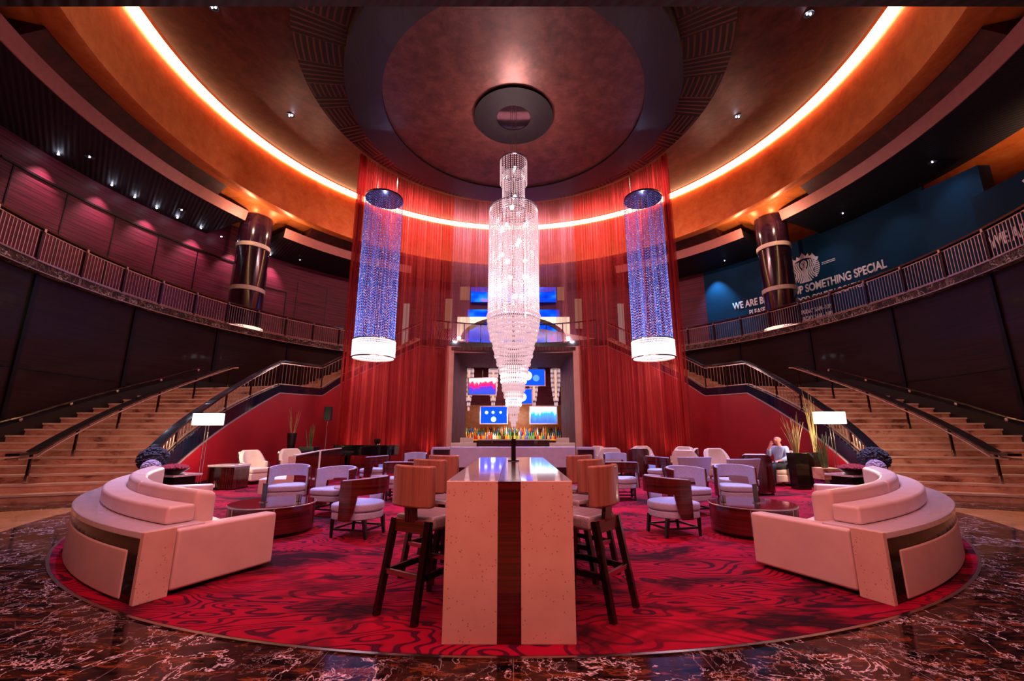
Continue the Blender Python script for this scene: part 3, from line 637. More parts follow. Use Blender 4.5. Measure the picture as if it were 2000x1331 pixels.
for k in range(6):
    a = k*PI/3; MB().tube([(.1*math.cos(a), .1*math.sin(a), 10.8), (.1*math.cos(a), .1*math.sin(a), 12.6)], .008, 5).build('cable', 'steel', ch)
MB().tube([(0, 0, 4.2), (0, 0, 10.8)], .04, 8).build('stem', 'steel', ch)
for z, p in ((10.2, 10), (8.3, 24), (7.3, 24), (6.2, 24), (5.3, 22), (3.6, 10)): lamp('POINT', 'chandelier_lamp', (0, CY, z), p, (1, .80, .82), .05)
lamp('SPOT', 'disc_fill_light', (0, CY, 10.95), 260, (1, .66, .62), .3, (0, CY, 13), 150, .6)  # added upward spot to brighten the copper ceiling disc
for k in range(4): lamp('POINT', 'chandelier_side_lamp', (1.15*math.cos(k*PI/2+.8), CY+1.15*math.sin(k*PI/2+.8), 5.9), 45, (1, .70, .74), .05)
MB().lathe([(.60, 12.60), (.60, 12.66)], 48, (0, CY, 0)).build('mirror_disc', 'mirror')
tag(bpy.data.objects['mirror_disc'], 'round mirrored disc in the ceiling rose above the big chandelier', 'mirror')

# side chandeliers
cb = thing('strand_chandelier', 'tall cylinder chandelier of blue crystal strands, left of the portal', 'chandelier', P(6.6, 31.6, 0), 0)
mb = MB()
for k in range(150):
    if k < 90: a, rr = 2*PI*k/90, .78
    else: a, rr = rc.uniform(0, 2*PI), .78*math.sqrt(rc.uniform(.05, .95))
    x, y = rr*math.cos(a), rr*math.sin(a); z = 11.3-rc.uniform(0, .12)
    while z > 5.0:
        mb.gem((x, y, z), .014, .026); z -= .115
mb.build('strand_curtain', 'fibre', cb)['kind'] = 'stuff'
MB().lathe([(.79, 11.38), (.80, 11.36), (.80, 11.42), (.79, 11.44)], 56).build('top_plate', 'dome', cb, smooth=True)
mb = MB()
for k in range(90):
    a = 2*PI*k/90
    for j in range(8): mb.gem((.82*math.cos(a), .82*math.sin(a), 4.42+j*.085), .032, .05)
mb.build('lit_drum', 'litcrystal', cb)['kind'] = 'stuff'
for z in (4.36, 5.06): MB().ring([(.80, z-.02), (.845, z-.02), (.845, z+.02), (.80, z+.02)], 56, (0, 0)).build('drum_rim', 'steel', cb)
for k in range(3):
    a = k*2.1+.5; MB().tube([(.5*math.cos(a), .5*math.sin(a), 11.4), (.5*math.cos(a), .5*math.sin(a), 13.55)], .008, 5).build('cable', 'steel', cb)
MB().lathe([(.7, 4.5), (.7, 4.9)], 24).build('light_core', emis('drum_core', 'fff0f0', 1.0), cb)
c2 = dup(cb); c2.location = P(6.6, 148.4, 0); c2['label'] = 'tall cylinder chandelier of blue crystal strands, right of the portal'
for a in (31.6, 148.4):
    lamp('POINT', 'drum_lamp', P(6.6, a, 4.1), 45, (1, .72, .74), .1)
    lamp('POINT', 'plate_lamp', P(6.6, a, 10.9), 14, (.5, .6, 1), .02)

# ---------------------------------------------------------------- ceiling downlights
def dl(loc, label, group, n=2):
    o = thing('ceiling_downlight', label, 'downlight', loc, 0, group)
    MB().lathe([(.12, 0), (.14, -.015), (.14, .04)], 16).build('housing', 'black', o)
    for k in range(n): MB().sphere(((k-.5*(n-1))*.10, 0, -.01), .028 if n > 1 else .022, 8, 6).build('bulb', 'spotdot', o)
    return o
for x, y, t in ((-9.1, 10.5, 'left side of the dome, nearer pair'), (-9.0, 14.9, 'left side of the dome, farther pair'), (9.1, 10.7, 'right side of the dome, nearer pair'), (9.1, 15.0, 'right side of the dome, farther pair')):
    r = math.hypot(x, y-CY); dl((x, y, 13.62+(r-7.3)/4.75*1.0-.03), 'bright bluish twin downlight in the copper ceiling, '+t, 'dome downlights')
for x, y, t in ((-15.6, 13.9, 'left soffit, nearest'), (-15.1, 17.7, 'left soffit, end by column'), (-12.5, 23.4, 'left soffit, beyond column'), (15.7, 14.2, 'right soffit, nearest'), (15.2, 18.0, 'right soffit, end by column'), (12.4, 23.5, 'right soffit, beyond column')):
    dl((x, y, 11.36), 'small spot recessed in the black slatted soffit, '+t, 'soffit downlights', 1)
for a in (.8, 7.6, 10.8, 14.0, 17.2, 21.0, 24.5, 33.5):
    x, y, z = P(16.45, a, 11.28)
    o = MB().lathe([(.03, 0), (.035, -.015), (.02, -.03)], 10).build('wall_washer', 'spotdot', loc=(x, y, z)); tag(o, 'tiny wall washer spot over the panelled upper left wall', 'downlight', 'wall washers over the upper left wall')
for a in (-16, -8, .8, 7.6, 14.0, 21.0, 27.5, 34.6): lamp('SPOT', 'wall_washer_lamp', P(16.4, a, 11.2), 320, (1, .50, .60), .04, P(16.85, a, 8.9), 70, .9)
lamp('SPOT', 'hoarding_lamp', P(16.2, 137.5, 11.2), 700, (.15, .6, 1), .05, P(16.8, 137.5, 8.0), 70, .8)
for a in (148, 158, 168, 177): lamp('SPOT', 'hoarding_lamp', P(15.2, a, 11.2), 30, (.75, .85, 1), .05, P(16.8, a, 8.8), 80, .9)
for a in (-18, -6, 6, 18):
    for q in (a, 180-a): lamp('SPOT', 'stair_fill_light', P(12.2, q, 11.9), 420, (1, .64, .60), .1, P(11.2, q, 1.5), 62, .9)  # added fill spots over the stairs to lift the limestone
for q in (-2, 8, 18, 182, 172, 162): lamp('SPOT', 'stringer_blue_lamp', P(6.2, q, 12.3), 260, (.1, .35, 1), .05, P(8.8, q, 2.8), 16, .8)
lamp('SPOT', 'green_wall_fill', (-8.5, 4.5, 5.9), 900, (.1, 1, .35), .3, P(13.7, -11.5, 4.9), 16, 1.0)  # added green spot for the glow on the left wall; no sign is built
lamp('AREA', 'balcony_under_lamp', (-9, 2.0, 6.2), 60, (1, .5, .45), 3.0, (-12, 8, 0))
lamp('AREA', 'balcony_under_lamp', (9, 2.0, 6.2), 60, (1, .5, .45), 3.0, (12, 8, 0))

# ---------------------------------------------------------------- writing on the hoarding
def text_mesh(txt, h, r, a_start, z, parent, name, width_deg=None):
    cu = bpy.data.curves.new('t', 'FONT'); cu.body = txt; cu.size = 1; cu.offset = 0.03
    o = bpy.data.objects.new('t', cu); COL.objects.link(o); bpy.context.view_layer.update()
    me = bpy.data.meshes.new_from_object(o.evaluated_get(bpy.context.evaluated_depsgraph_get())); COL.objects.unlink(o)
    bpy.data.objects.remove(o)
    bm = bmesh.new(); bm.from_mesh(me); bmesh.ops.triangulate(bm, faces=bm.faces)
    ex = bmesh.ops.subdivide_edges(bm, edges=[e for e in bm.edges if e.calc_length() > .3], cuts=2)
    xs = [v.co.x for v in bm.verts]; ys = [v.co.y for v in bm.verts]; x0, W = min(xs), max(xs)-min(xs); H = .70
    for v in bm.verts:
        a = a_start + (v.co.x-x0)/W*width_deg; zz = z+v.co.y/H*h; v.co = Vector(P(r, a, zz))
    bm.to_mesh(me); bm.free(); me.materials.clear(); me.materials.append(M['white'])
    q = bpy.data.objects.new(name, me); COL.objects.link(q); q.parent = parent
    sd = q.modifiers.new('solid', 'SOLIDIFY'); sd.thickness = .015; sd.offset = 0
    return q
sg = thing('hoarding_sign', 'white slogan lettering with round emblem on the teal hoarding', 'sign')
text_mesh('WE ARE BREWING UP SOMETHING SPECIAL', .40, 16.84, 140.2, 8.52, sg, 'lettering', 25.6)
text_mesh('PLEASE VISIT OUR FOOD COURT LOCATION', .28, 16.84, 143.2, 8.02, sg, 'lettering', 19.6)
text_mesh('SUNDAY - THURSDAY 5AM - 10PM', .20, 16.84, 148.2, 7.42, sg, 'lettering', 9.2)
text_mesh('FRIDAY - SATURDAY 5AM - 10PM', .20, 16.84, 148.2, 7.06, sg, 'lettering', 9.2)
sg2 = thing('hoarding_sign', 'second copy of the white slogan and emblem at the right edge behind the railing', 'sign')
text_mesh('WE ARE BREWING UP SOMETHING SPECIAL', .40, 15.98, 180.3, 7.45, sg2, 'lettering', 26)
def emblem(a0, z0, R, rad, par):
    def pt(u, v, k=0): return P(rad-k, a0+math.degrees(u*R/rad), z0+v*R)
    def flat(name, polys, k, mat):
        mb = MB()
        for pl in polys:
            n = len(pl); mb.add([pt(u, v, k) for u, v in pl], [tuple(range(n))])
        o = mb.build(name, mat, par); sd = o.modifiers.new('solid', 'SOLIDIFY'); sd.thickness = .012; return o
    # circular field of stripes: tail bands left and right
    bands = []
    for s in (-1, 1):
        for k in range(9):
            v = .42-k*.135; 
            if abs(v) > .97: continue
            xo = math.sqrt(max(0, 1-v*v)); xi = max(.62, xo-.34)
            if xo > xi+.03: bands.append([(s*xi, v-.02), (s*xo, v), (s*xo*.99, v-.085), (s*xi, v-.10)])
    bands += [[(s*.55, .55), (s*.62, .95), (s*.82, .62), (s*1.0, .55), (s*.9, .36)] for s in (-1, 1)]
    flat('tail_bands', bands, .0, 'white')
    # crown
    cr_ = [(-.55, .62), (-.62, .86), (-.42, .8), (-.38, 1.02), (-.2, .88), (0, 1.18), (.2, .88), (.38, 1.02), (.42, .8), (.62, .86), (.55, .62), (.3, .72), (0, .76), (-.3, .72)]
    flat('crown', [cr_], 0, 'white')
    # hair strands flowing each side
    hair = []
    for s in (-1, 1):
        for k in range(4):
            L = []; Rr = []
            for j in range(13):
                t = j/12; v = .58-1.5*t; u = (.22+.11*k)+(.10+.02*k)*math.sin(t*7+.6)+.05*k*t
                if u*u+v*v > 1: continue
                L.append((s*u, v)); Rr.append((s*(u+.075), v))
            for j in range(len(L)-1): hair.append([L[j], Rr[j], Rr[j+1], L[j+1]])
    flat('hair', hair, 0, 'white')
    face = [(.22*math.cos(D(a)), .34+.30*math.sin(D(a))) for a in range(0, 360, 20)]
    body = [(-.10, .06), (.10, .06), (.20, -.20), (.12, -.45), (.2, -.72), (.3, -.93), (-.3, -.93), (-.2, -.72), (-.12, -.45), (-.20, -.20)]
    flat('face', [face, body], .002, 'white')
    feat = [[(-.13, .40), (-.04, .40), (-.04, .43), (-.13, .44)], [(.04, .40), (.13, .40), (.13, .44), (.04, .43)], [(-.02, .38), (.02, .38), (.03, .24), (-.03, .24)], [(-.07, .17), (.07, .17), (.04, .13), (-.04, .13)]]
    flat('face_lines', feat, .012, 'teal')
    for v in (.06, -.05): flat('side_rule', [[(1.12, v), (1.95, v), (1.95, v-.04), (1.12, v-.04)]], 0, 'white')
emblem(153.7, 9.75, .76, 16.84, sg)
emblem(187.6, 8.75, .7, 15.98, sg2)

# ---------------------------------------------------------------- curved sofas
SC = (0, 10.6)
def SP(r, al, z=0):
    r *= 1.007
    return (-r*math.sin(D(al)), SC[1]-r*math.cos(D(al)), z)
def sarc(mb, r0, r1, a0, a1, z0, z1, side, n=None, z1b=None):
    n = n or max(2, int((a1-a0)/2)); vs = []; z1b = z1 if z1b is None else z1b
    for k in range(n+1):
        a = a0+(a1-a0)*k/n
        for r, z in ((r0, z0), (r1, z0), (r1, z1b), (r0, z1)):
            x, y, _ = SP(r, a); vs.append((-side*x, y, z))
    fs = [(k*4+j, k*4+(j+1) % 4, (k+1)*4+(j+1) % 4, (k+1)*4+j) for k in range(n) for j in range(4)]+[(3, 2, 1, 0), (n*4, n*4+1, n*4+2, n*4+3)]
    return mb.add(vs, fs)
for side, nm in ((-1, 'left'), (1, 'right')):
    A0, A1 = 25.1, 68.0
    so = thing('curved_sofa', 'large curved cream leather sofa with stone console back, %s side of carpet' % nm, 'sofa')
    sarc(MB(), 6.85, 7.36, A0+.25, A1, .53, .585, side, 30).build('console_top', 'whitestone', so, bevel=.008)
    sarc(MB(), 6.95, 7.27, A0+.4, A1-.2, .03, .53, side, 24).build('console_core', 'darkwood', so)
    sarc(MB(), 7.27, 7.345, A0+.25, A1-.2, .42, .53, side, 30).build('bronze_band', 'bronze', so)
    sarc(MB(), 7.27, 7.345, A0+.25, A0+1.8, .03, .42, side, 2).build('bronze_upright', 'bronze', so)
    sarc(MB(), 7.25, 7.355, A0+1.75, A1-.4, .03, .425, side, 34).build('padded_panel', 'leather', so, bevel=.02)
    sarc(MB(), 7.11, 7.36, A0-.15, A0+.25, .02, .585, side, 2).build('stone_end_panel', 'speckle', so, bevel=.004)
    sarc(MB(), 6.13, 7.10, A0-.15, A0+1.5, .05, .565, side, 2).build('arm', 'leather', so, bevel=.03)
    sarc(MB(), 5.98, 7.10, A1-2, A1, .05, .50, side, 2).build('arm', 'leather', so, bevel=.03)
    sarc(MB(), 6.05, 6.95, A0+1.55, A1-2.05, .10, .36, side, 24).build('seat', 'leather', so, bevel=.03)
    sarc(MB(), 6.88, 7.12, A0+1.3, A1-2.2, .585, .745, side, 30).build('bolster', 'leather', so, bevel=.03)
    for k in range(3):
        w_ = (A1-A0-4.2)/3; sarc(MB(), 6.67, 6.875, A0+1.6+w_*k+.05, A0+1.6+w_*(k+1)-.05, .37, .83, side, 10, .87).build('back_cushion', 'leather', so, bevel=.05)
    # plinth table with flower bowl beyond the sofa
    tb = thing('mirrored_side_table', 'low mirrored table holding flowers beyond the %s curved sofa' % nm, 'table', (side*7.0, 9.05, .019), side*.35)
    MB().box(-.58, .58, -.28, .28, .56, .60).build('tabletop', 'whitestone', tb, bevel=.005)
    MB().box(-.5, .5, -.2, .2, 0, .56).build('plinth', 'bronze', tb)
    def ball(name, mat, c, r, n, label, sz, cat='flowers'):
        mb = MB(); rr = random.Random(n)
        for k in range(n):
            th = rr.uniform(0, 2*PI); u = rr.uniform(-.7, 1); q = math.sqrt(1-u*u)
            p = Vector((c[0]+r*q*math.cos(th), c[1]+r*q*math.sin(th), c[2]+r*u*.9)); mb.gem(p, sz, sz*.8)
        mb.sphere(c, r*.93, 16, 10, (1, 1, .9)); o = mb.build(name, mat); return tag(o, label, cat)
    ball('flower_ball', 'dflower', (side*7.42, 9.1, .89), .26, 420, 'big dark ball of tiny blue black flowers behind the %s sofa' % nm, .03)
    ball('flower_ball', 'wflower', (side*7.12, 8.72, .76), .15, 260, 'small pale lilac flower mound beside the dark ball, %s sofa' % nm, .022)
    bw = thing('flower_bowl', 'shallow dark bowl of crimson and lilac flowers behind the %s sofa' % nm, 'bowl', (side*6.67, 8.72, .621))
    MB().lathe([(.08, 0), (.12, .01), (.24, .10), (.26, .12), (.24, .12), (.1, .03)], 28).build('bowl', 'black', bw, smooth=True)
    mb = MB(); rr = random.Random(9)
    for k in range(220):
        th = rr.uniform(0, 2*PI); q = rr.uniform(0, 1)**.5; mb.gem((.24*q*math.cos(th), .24*q*math.sin(th), .12+.05*(1-q*q)+rr.uniform(0, .02)), .03, .03)
    mb.build('petals', 'rflower', bw)['kind'] = 'stuff'

# ---------------------------------------------------------------- bar table and stools
TX = -.03
bt = thing('communal_bar_table', 'long waterfall bar table of speckled stone with red wood centre strip', 'table', (TX, 3.24, .019))
for s in (-1, 1):
    x0, x1 = (-.455, -.082) if s < 0 else (.082, .455)
    MB().box(x0, x1, 0, .10, 0, 1.052).build('stone_leg_panel', 'speckle', bt, bevel=.004)
    MB().box(x0, x1, 3.04, 3.14, 0, 1.0).build('stone_leg_panel', 'speckle', bt, bevel=.004)
    MB().box(x0, x1, .003, 3.14, .985, 1.054).build('stone_top', 'whitestone', bt, bevel=.003)
MB().box(-.08, .08, .004, .10, 0, 1.05).build('wood_strip', 'zebra', bt)
MB().box(-.08, .08, .10, 3.137, .975, 1.051).build('wood_inlay', 'zebra', bt)
MB().box(-.08, .08, 3.04, 3.136, 0, .975).build('wood_strip', 'zebra', bt)
MB().box(-.075, .075, .10, 3.04, .02, .975).build('spine_panel', 'darkwood', bt)
o = thing('menu_stand', 'thin clear upright menu stand on the bar table', 'menu stand', (TX+.03, 5.55, 1.072))
MB().box(-.07, .07, -.03, .03, 0, .012).build('base', 'black', o); MB().box(-.028, .028, -.008, .008, .012, .27).build('blade', 'bronze', o)

def make_stool():
    t = thing('bar_stool', '', 'bar stool')
    for sx in (-1, 1):
        MB().bar((sx*.20, -.36, 0), (sx*.185, -.225, .70), .045, .05, .05, .055).build('leg', 'darkwood', t, bevel=.004)
        MB().bar((sx*.20, .25, 0), (sx*.185, .20, .64), .04, .045, .045, .05).build('leg', 'darkwood', t, bevel=.004)
        MB().bar((sx*.195, -.29, .30), (sx*.195, .22, .30), .028, .045).build('side_stretcher', 'darkwood', t)
    MB().box(-.20, .20, -.245, -.205, .60, .70).build('back_rail', 'zebra', t, bevel=.004)
    MB().box(-.18, .18, .18, .215, .56, .63).build('front_rail', 'zebra', t)
    MB().box(-.18, .18, -.315, -.29, .29, .33).build('metal_footrest', 'steel', t, bevel=.003)
    MB().box(-.18, .18, .21, .235, .29, .33).build('metal_footrest', 'steel', t, bevel=.003)
    MB().box(-.215, .215, -.20, .235, .62, .73).build('seat', 'vinylseat', t, bevel=.03)
    MB().bar((0, -.225, .66), (0, -.25, .86), .11, .035).build('back_post', 'zebrav', t)
    mb = MB(); n = 10; po = []; pi_ = []
    for k in range(n+1):
        x = -.215+.43*k/n; c_ = .05*(x/.215)**2; po.append((x, -.30+c_)); pi_.append((x, -.23+c_))
    mb.shell(po, pi_, .80, 1.13); mb.build('backrest', 'tanleather', t, bevel=.019)
    return t
st = make_stool(); used = False
for x, y, rz, lb in ((-.72, 3.93, -31, 'nearest bronze vinyl bar stool on the left of the bar table'), (-.75, 4.80, -33, 'middle bronze vinyl bar stool on the left of the bar table'), (-.76, 5.66, -28, 'farthest bronze vinyl bar stool on the left of the bar table'),
                     (.60, 3.95, 50, 'nearest bronze vinyl bar stool on the right of the bar table'), (.66, 4.82, 46, 'middle bronze vinyl bar stool on the right of the bar table'), (.68, 5.66, 40, 'farthest bronze vinyl bar stool on the right of the bar table')):
    place(st, used, (x, y, .019), D(rz), lb, 'bronze stools around the bar table'); used = True

# ---------------------------------------------------------------- open-back armchairs
def cpath(rx, ry, a0, a1, n): return [(rx*math.sin(D(a0+(a1-a0)*k/n)), -ry*math.cos(D(a0+(a1-a0)*k/n))) for k in range(n+1)]
def make_armchair():
    t = thing('open_back_armchair', '', 'armchair')
    for sx in (-1, 1):
        MB().bar((sx*.24, .27, 0), (sx*.25, .26, .25), .035, .035, .05, .05).build('leg', 'black', t)
        MB().bar((sx*.22, -.26, 0), (sx*.22, -.22, .25), .035, .035, .05, .05).build('leg', 'black', t)
    MB().bar((-.22, -.24, .11), (.22, -.24, .11), .025).bar((-.24, .26, .11), (.24, .26, .11), .025).bar((-.23, -.24, .11), (-.24, .26, .11), .025).bar((.23, -.24, .11), (.24, .26, .11), .025).build('stretcher', 'black', t)
    def cush(e):
        p = []
        for k in range(36):
            a = 2*PI*k/36; c, s_ = math.cos(a), math.sin(a); q = 2.0 if s_ < 0 else 4.5
            rr = (abs(c)**q+abs(s_)**q)**(-1/q); p.append(((.325-e)*rr*c, (.325-e)*rr*s_))
        return p
    MB().prism(cush(.012), .24, .335).build('seat_base', 'fabric', t, bevel=.019)
    MB().prism(cush(0), .337, .45).build('seat_cushion', 'fabric', t, bevel=.035)
    n = 30; po = cpath(.375, .375, -104, 104, n); pm = cpath(.352, .352, -104, 104, n); pi_ = cpath(.315, .315, -104, 104, n)
    def zb(i):
        a = abs(-104+208*i/n); return .245 if a > 72 else (.245+(.56-.245)*min(1, (72-a)/9) if a > 63 else .56+.02*math.cos(D(a)))
    zt = lambda i: .76+.03*math.cos(D(-104+208*i/n))
    MB().shell(po, pm, zb, zt).build('wood_shell', 'zebra', t)
    MB().shell(pm, pi_, zb, lambda i: zt(i)+.012).build('upholstered_band', 'fabric', t, bevel=.012)
    return t
ac = make_armchair(); used = False
G = 'pale open backed armchairs of the lounge'
for x, y, rz, lb in ((-2.17, 6.42, 74, 'nearest one left of the bar stools, seen from its wooden side'), (-4.30, 8.55, 196, 'behind the left drum table, farthest left and facing the viewer'), (-3.22, 8.05, 164, 'right behind the left drum table, between two small round tables'),
    (-3.85, 12.3, 75, 'left middle of lounge just in front of the piano'), (-2.5, 9.8, 5, 'left of the bar stools with its wooden back to the viewer'), (-3.1, 14.0, 180, 'left of the white booth facing the viewer'),
    (2.27, 6.52, -74, 'nearest one right of the bar stools, seen from its wooden side'), (3.15, 8.1, 198, 'behind the nearest right armchair, facing the viewer'), (4.22, 8.5, 172, 'right behind the right drum table'),
    (2.38, 9.8, -5, 'right of the bar stools with its wooden back to the viewer'), (3.95, 12.0, -75, 'right middle of lounge seen from its wooden side'), (3.2, 13.9, 180, 'right of the white booth facing the viewer')):
    place(ac, used, (x, y, .019), D(rz), 'open backed armchair, '+lb, G); used = True
# ---------------------------------------------------------------- fabric backed chairs
def make_wing(wood_back, mat):
    t = thing('club_chair', '', 'club chair')
    n = 24; hw, dp = .40, .38
    def pth(e):
        r = []
        for k in range(n+1):
            a = D(-100+200*k/n); s_, c = math.sin(a), -math.cos(a); q = 3.6
            rr = (abs(s_)**q+abs(c)**q)**(-1/q); r.append(((hw-e)*rr*s_, (dp-e)*rr*c))
        return r
    def top(i):
        a = abs(-100+200*i/n); return .92 if a < 38 else max(.60, .92-(a-38)*.0085)
    MB().shell(pth(0), pth(.035), .06, lambda i: top(i)-.02).build('outer_shell', 'zebrav' if wood_back else mat, t)
    MB().shell(pth(.035), pth(.13), .08, top).build('inner_back', mat, t, bevel=.03)
    MB().box(-.29, .29, -.26, .40, .10, .30).build('seat_base', mat, t, bevel=.03)
    MB().box(-.28, .28, -.25, .41, .305, .44).build('seat_cushion', mat, t, bevel=.04)
    for sx in (-1, 1):
        for sy in (-1, 1): MB().bar((sx*.3, sy*.27, 0), (sx*.3, sy*.27, .08), .05).build('leg', 'darkwood', t)
    return t
w1 = make_wing(True, M['fabric2']); w2 = make_wing(False, M['fabric2']); u1 = u2 = False
G1 = 'club chairs with a wooden outer shell'; G2 = 'white upholstered club chairs'
for x, y, rz, lb in ((-7.45, 12.75, -120, 'nearer of two beside the left red wall and lamp table'), (-6.95, 13.9, -135, 'farther of two beside the left red wall'),
    (5.75, 10.7, -12, 'wooden back to the viewer, left of the seated man'), (7.45, 12.35, 100, 'the one the bald man sits in'), (4.15, 15.0, 5, 'far right near the drape, wooden back to the viewer'), (5.75, 14.6, 60, 'far right group, turned to its left')):
    place(w1, u1, (x, y, .019), D(rz), 'wood shelled club chair, '+lb, G1); u1 = True
for x, y, rz, lb in ((6.55, 14.1, 178, 'alone in front of the right drape edge and red wall'), (3.25, 15.2, 5, 'far right group, first beyond the white booth'), (3.0, 16.9, 120, 'far right group, farthest near the portal'), (4.95, 16.8, 175, 'far right group, facing the viewer by the drape'),
    (6.1, 16.0, 140, 'far right group, last one under the right strand chandelier'), (5.2, 13.2, -40, 'middle right, small back turned to the viewer')):
    place(w2, u2, (x, y, .019), D(rz), 'white upholstered club chair, '+lb, G2); u2 = True
def make_side():
    t = thing('side_chair', '', 'chair')
    for sx in (-1, 1):
        for sy in (-1, 1): MB().bar((sx*.27, sy*.24, 0), (sx*.28, sy*.24, .30), .04, .04, .05, .05).build('leg', 'black', t)
    MB().box(-.35, .35, -.30, .36, .30, .43).build('seat', 'fabric', t, bevel=.035)
    mb = MB(); po = []; pi_ = []
    vs = []
    for z, hw, yy in ((.30, .30, -.30), (.86, .40, -.40)):
        for x, dy in ((-hw, .05), (-hw*.4, -.0), (hw*.4, -.0), (hw, .05), (hw, .13), (hw*.4, .08), (-hw*.4, .08), (-hw, .13)): vs.append((x, yy+dy, z))
    mb.add(vs, [tuple(range(8))[::-1], tuple(range(8, 16))]+[(i, (i+1) % 8, (i+1) % 8+8, i+8) for i in range(8)]); mb.build('backrest', 'fabric', t, bevel=.012)
    return t
sc_ = make_side(); used = False
for x, y, rz, lb in ((4.15, 10.5, 4, 'pale fabric side chair with flared back turned to the viewer, centre right'), (4.85, 9.75, 12, 'pale fabric side chair glimpsed through the armchair behind the right drum table')):
    place(sc_, used, (x, y, .019), D(rz), lb, 'flared fabric side chairs'); used = True
# wood backed benches on the left
for i, (p, q, lb) in enumerate((((-4.85, 9.75), (-5.45, 12.3), 'long wood backed bench with pale piping, nearer of two on the left'), ((-5.5, 12.5), (-5.75, 14.6), 'long wood backed bench with pale piping, farther of two on the left'))):
    L = math.hypot(q[0]-p[0], q[1]-p[1]); an = math.atan2(q[1]-p[1], q[0]-p[0])
    b_ = thing('wood_back_bench', lb, 'bench', (p[0], p[1], .019), an)
    MB().box(0, L, -.03, .0, .04, .90).build('wood_back', 'zebrav', b_)
    MB().box(-.02, L+.02, -.045, .02, .90, .925).box(-.03, .0, -.045, .10, .04, .90).build('piping', 'fabric2', b_)
    MB().box(.03, L-.03, .0, .12, .30, .88).build('back_pad', 'fabric2', b_, bevel=.03)
    MB().box(.0, L, .0, .65, .10, .43).build('seat', 'fabric2', b_, bevel=.03)
# ---------------------------------------------------------------- small tables
def rtable(x, y, r, h, lb):
    t = thing('round_side_table', lb, 'side table', (x, y, .019))
    MB().lathe([(r, h-.03), (r+.005, h-.015), (r, h)], 32).build('tabletop', 'whitestone', t, smooth=True)
    MB().lathe([(r*.55, 0.01), (r*.55, h-.03)], 24).build('drum', 'zebrav', t, smooth=True)
    MB().lathe([(r*.8, 0), (r*.8, .012)], 24).build('base', 'steel', t)
rtable(-3.82, 8.95, .20, .52, 'small round white topped table between two left armchairs, farther one')
rtable(-2.82, 7.55, .19, .52, 'small round white topped table left of the nearest left armchair')
for sx, nm in ((-1, 'left'), (1, 'right')):
    x = -3.52 if sx < 0 else 3.45; y = 6.62 if sx < 0 else 6.55
    t = thing('drum_coffee_table', 'round dark wood drum coffee table beside the %s curved sofa' % nm, 'coffee table', (x, y, .019))
    MB().lathe([(.50, 0), (.50, .05)], 48).build('plinth', 'black', t)
    MB().lathe([(.565, .05), (.565, .385)], 64).build('drum', 'zebra', t, smooth=True)
    MB().lathe([(.575, .385), (.58, .39), (.58, .40), (.575, .405)], 64).build('metal_rim', 'railmetal', t, smooth=True)
    MB().lathe([(.57, .405), (.57, .412)], 64).build('glossy_top', plain('lacquer_top', '30060e', '48101a', .06, 0, 4, 0, 1.0) if 'lac' not in M else M['lac'], t, smooth=True)
    for a in (-60, -120): MB().bar((.566*math.cos(D(a)), .566*math.sin(D(a)), .05), (.566*math.cos(D(a)), .566*math.sin(D(a)), .385), .012).build('metal_strip', 'railmetal', t)
    o = thing('menu_holder', 'upright clear menu holder with dark card on the %s drum table' % nm, 'menu holder', (x+(-.12 if sx < 0 else .05), y-.05, .432), .4*sx)
    MB().box(-.05, .05, -.035, .035, 0, .01).build('base', 'steel', o); MB().box(-.045, .045, -.006, .006, .01, .26).build('card', plain('menu_card', '28384a' if sx < 0 else '38382c', '304e6c' if sx < 0 else '4a4a38', .3), o)
    cg = thing('candle_glass', 'small blue glass candle holder on the %s drum table' % nm, 'candle holder', (x+(.34 if sx < 0 else -.38), y+.05, .432))
    MB().lathe([(.035, 0), (.04, .005), (.042, .09), (.036, .09), (.034, .01)], 20).build('glass', 'steel', cg, smooth=True)
    MB().lathe([(.032, .02), (.032, .07)], 16).build('blue_candle', emis('blue_candle_glow', '2c80e8', .9), cg)
t = thing('square_lamp_table', 'square pale topped table with dark open sides by the left lamp', 'side table', (-7.42, 11.6, .019), -.1)
MB().box(-.37, .37, -.3, .3, .55, .60).build('tabletop', 'whitestone', t, bevel=.004)
MB().box(-.36, -.32, -.28, .28, .03, .55).build('side_panel', 'zebrav', t); MB().box(.0, .36, -.28, .28, .03, .55).build('cabinet', 'zebrav', t); MB().box(-.37, .37, -.3, .3, 0, .03).build('base', 'bronze', t)
o = MB().lathe([(.05, 0), (.07, .02), (.03, .12), (.035, .18)], 16).build('glass_vase', 'steel', loc=(-7.62, 11.4, .05), smooth=True); tag(o, 'small shiny vase inside the square lamp table', 'vase')
t = thing('dark_cube_table', 'low dark cube table between the far right club chairs', 'side table', (4.95, 14.2, .019)); MB().box(-.22, .22, -.22, .22, .06, .44).build('cabinet', 'black', t); MB().box(-.24, .24, -.24, .24, .44, .47).build('tabletop', 'zebra', t); MB().box(-.2, .2, -.2, .2, 0, .06).build('base', 'black', t)

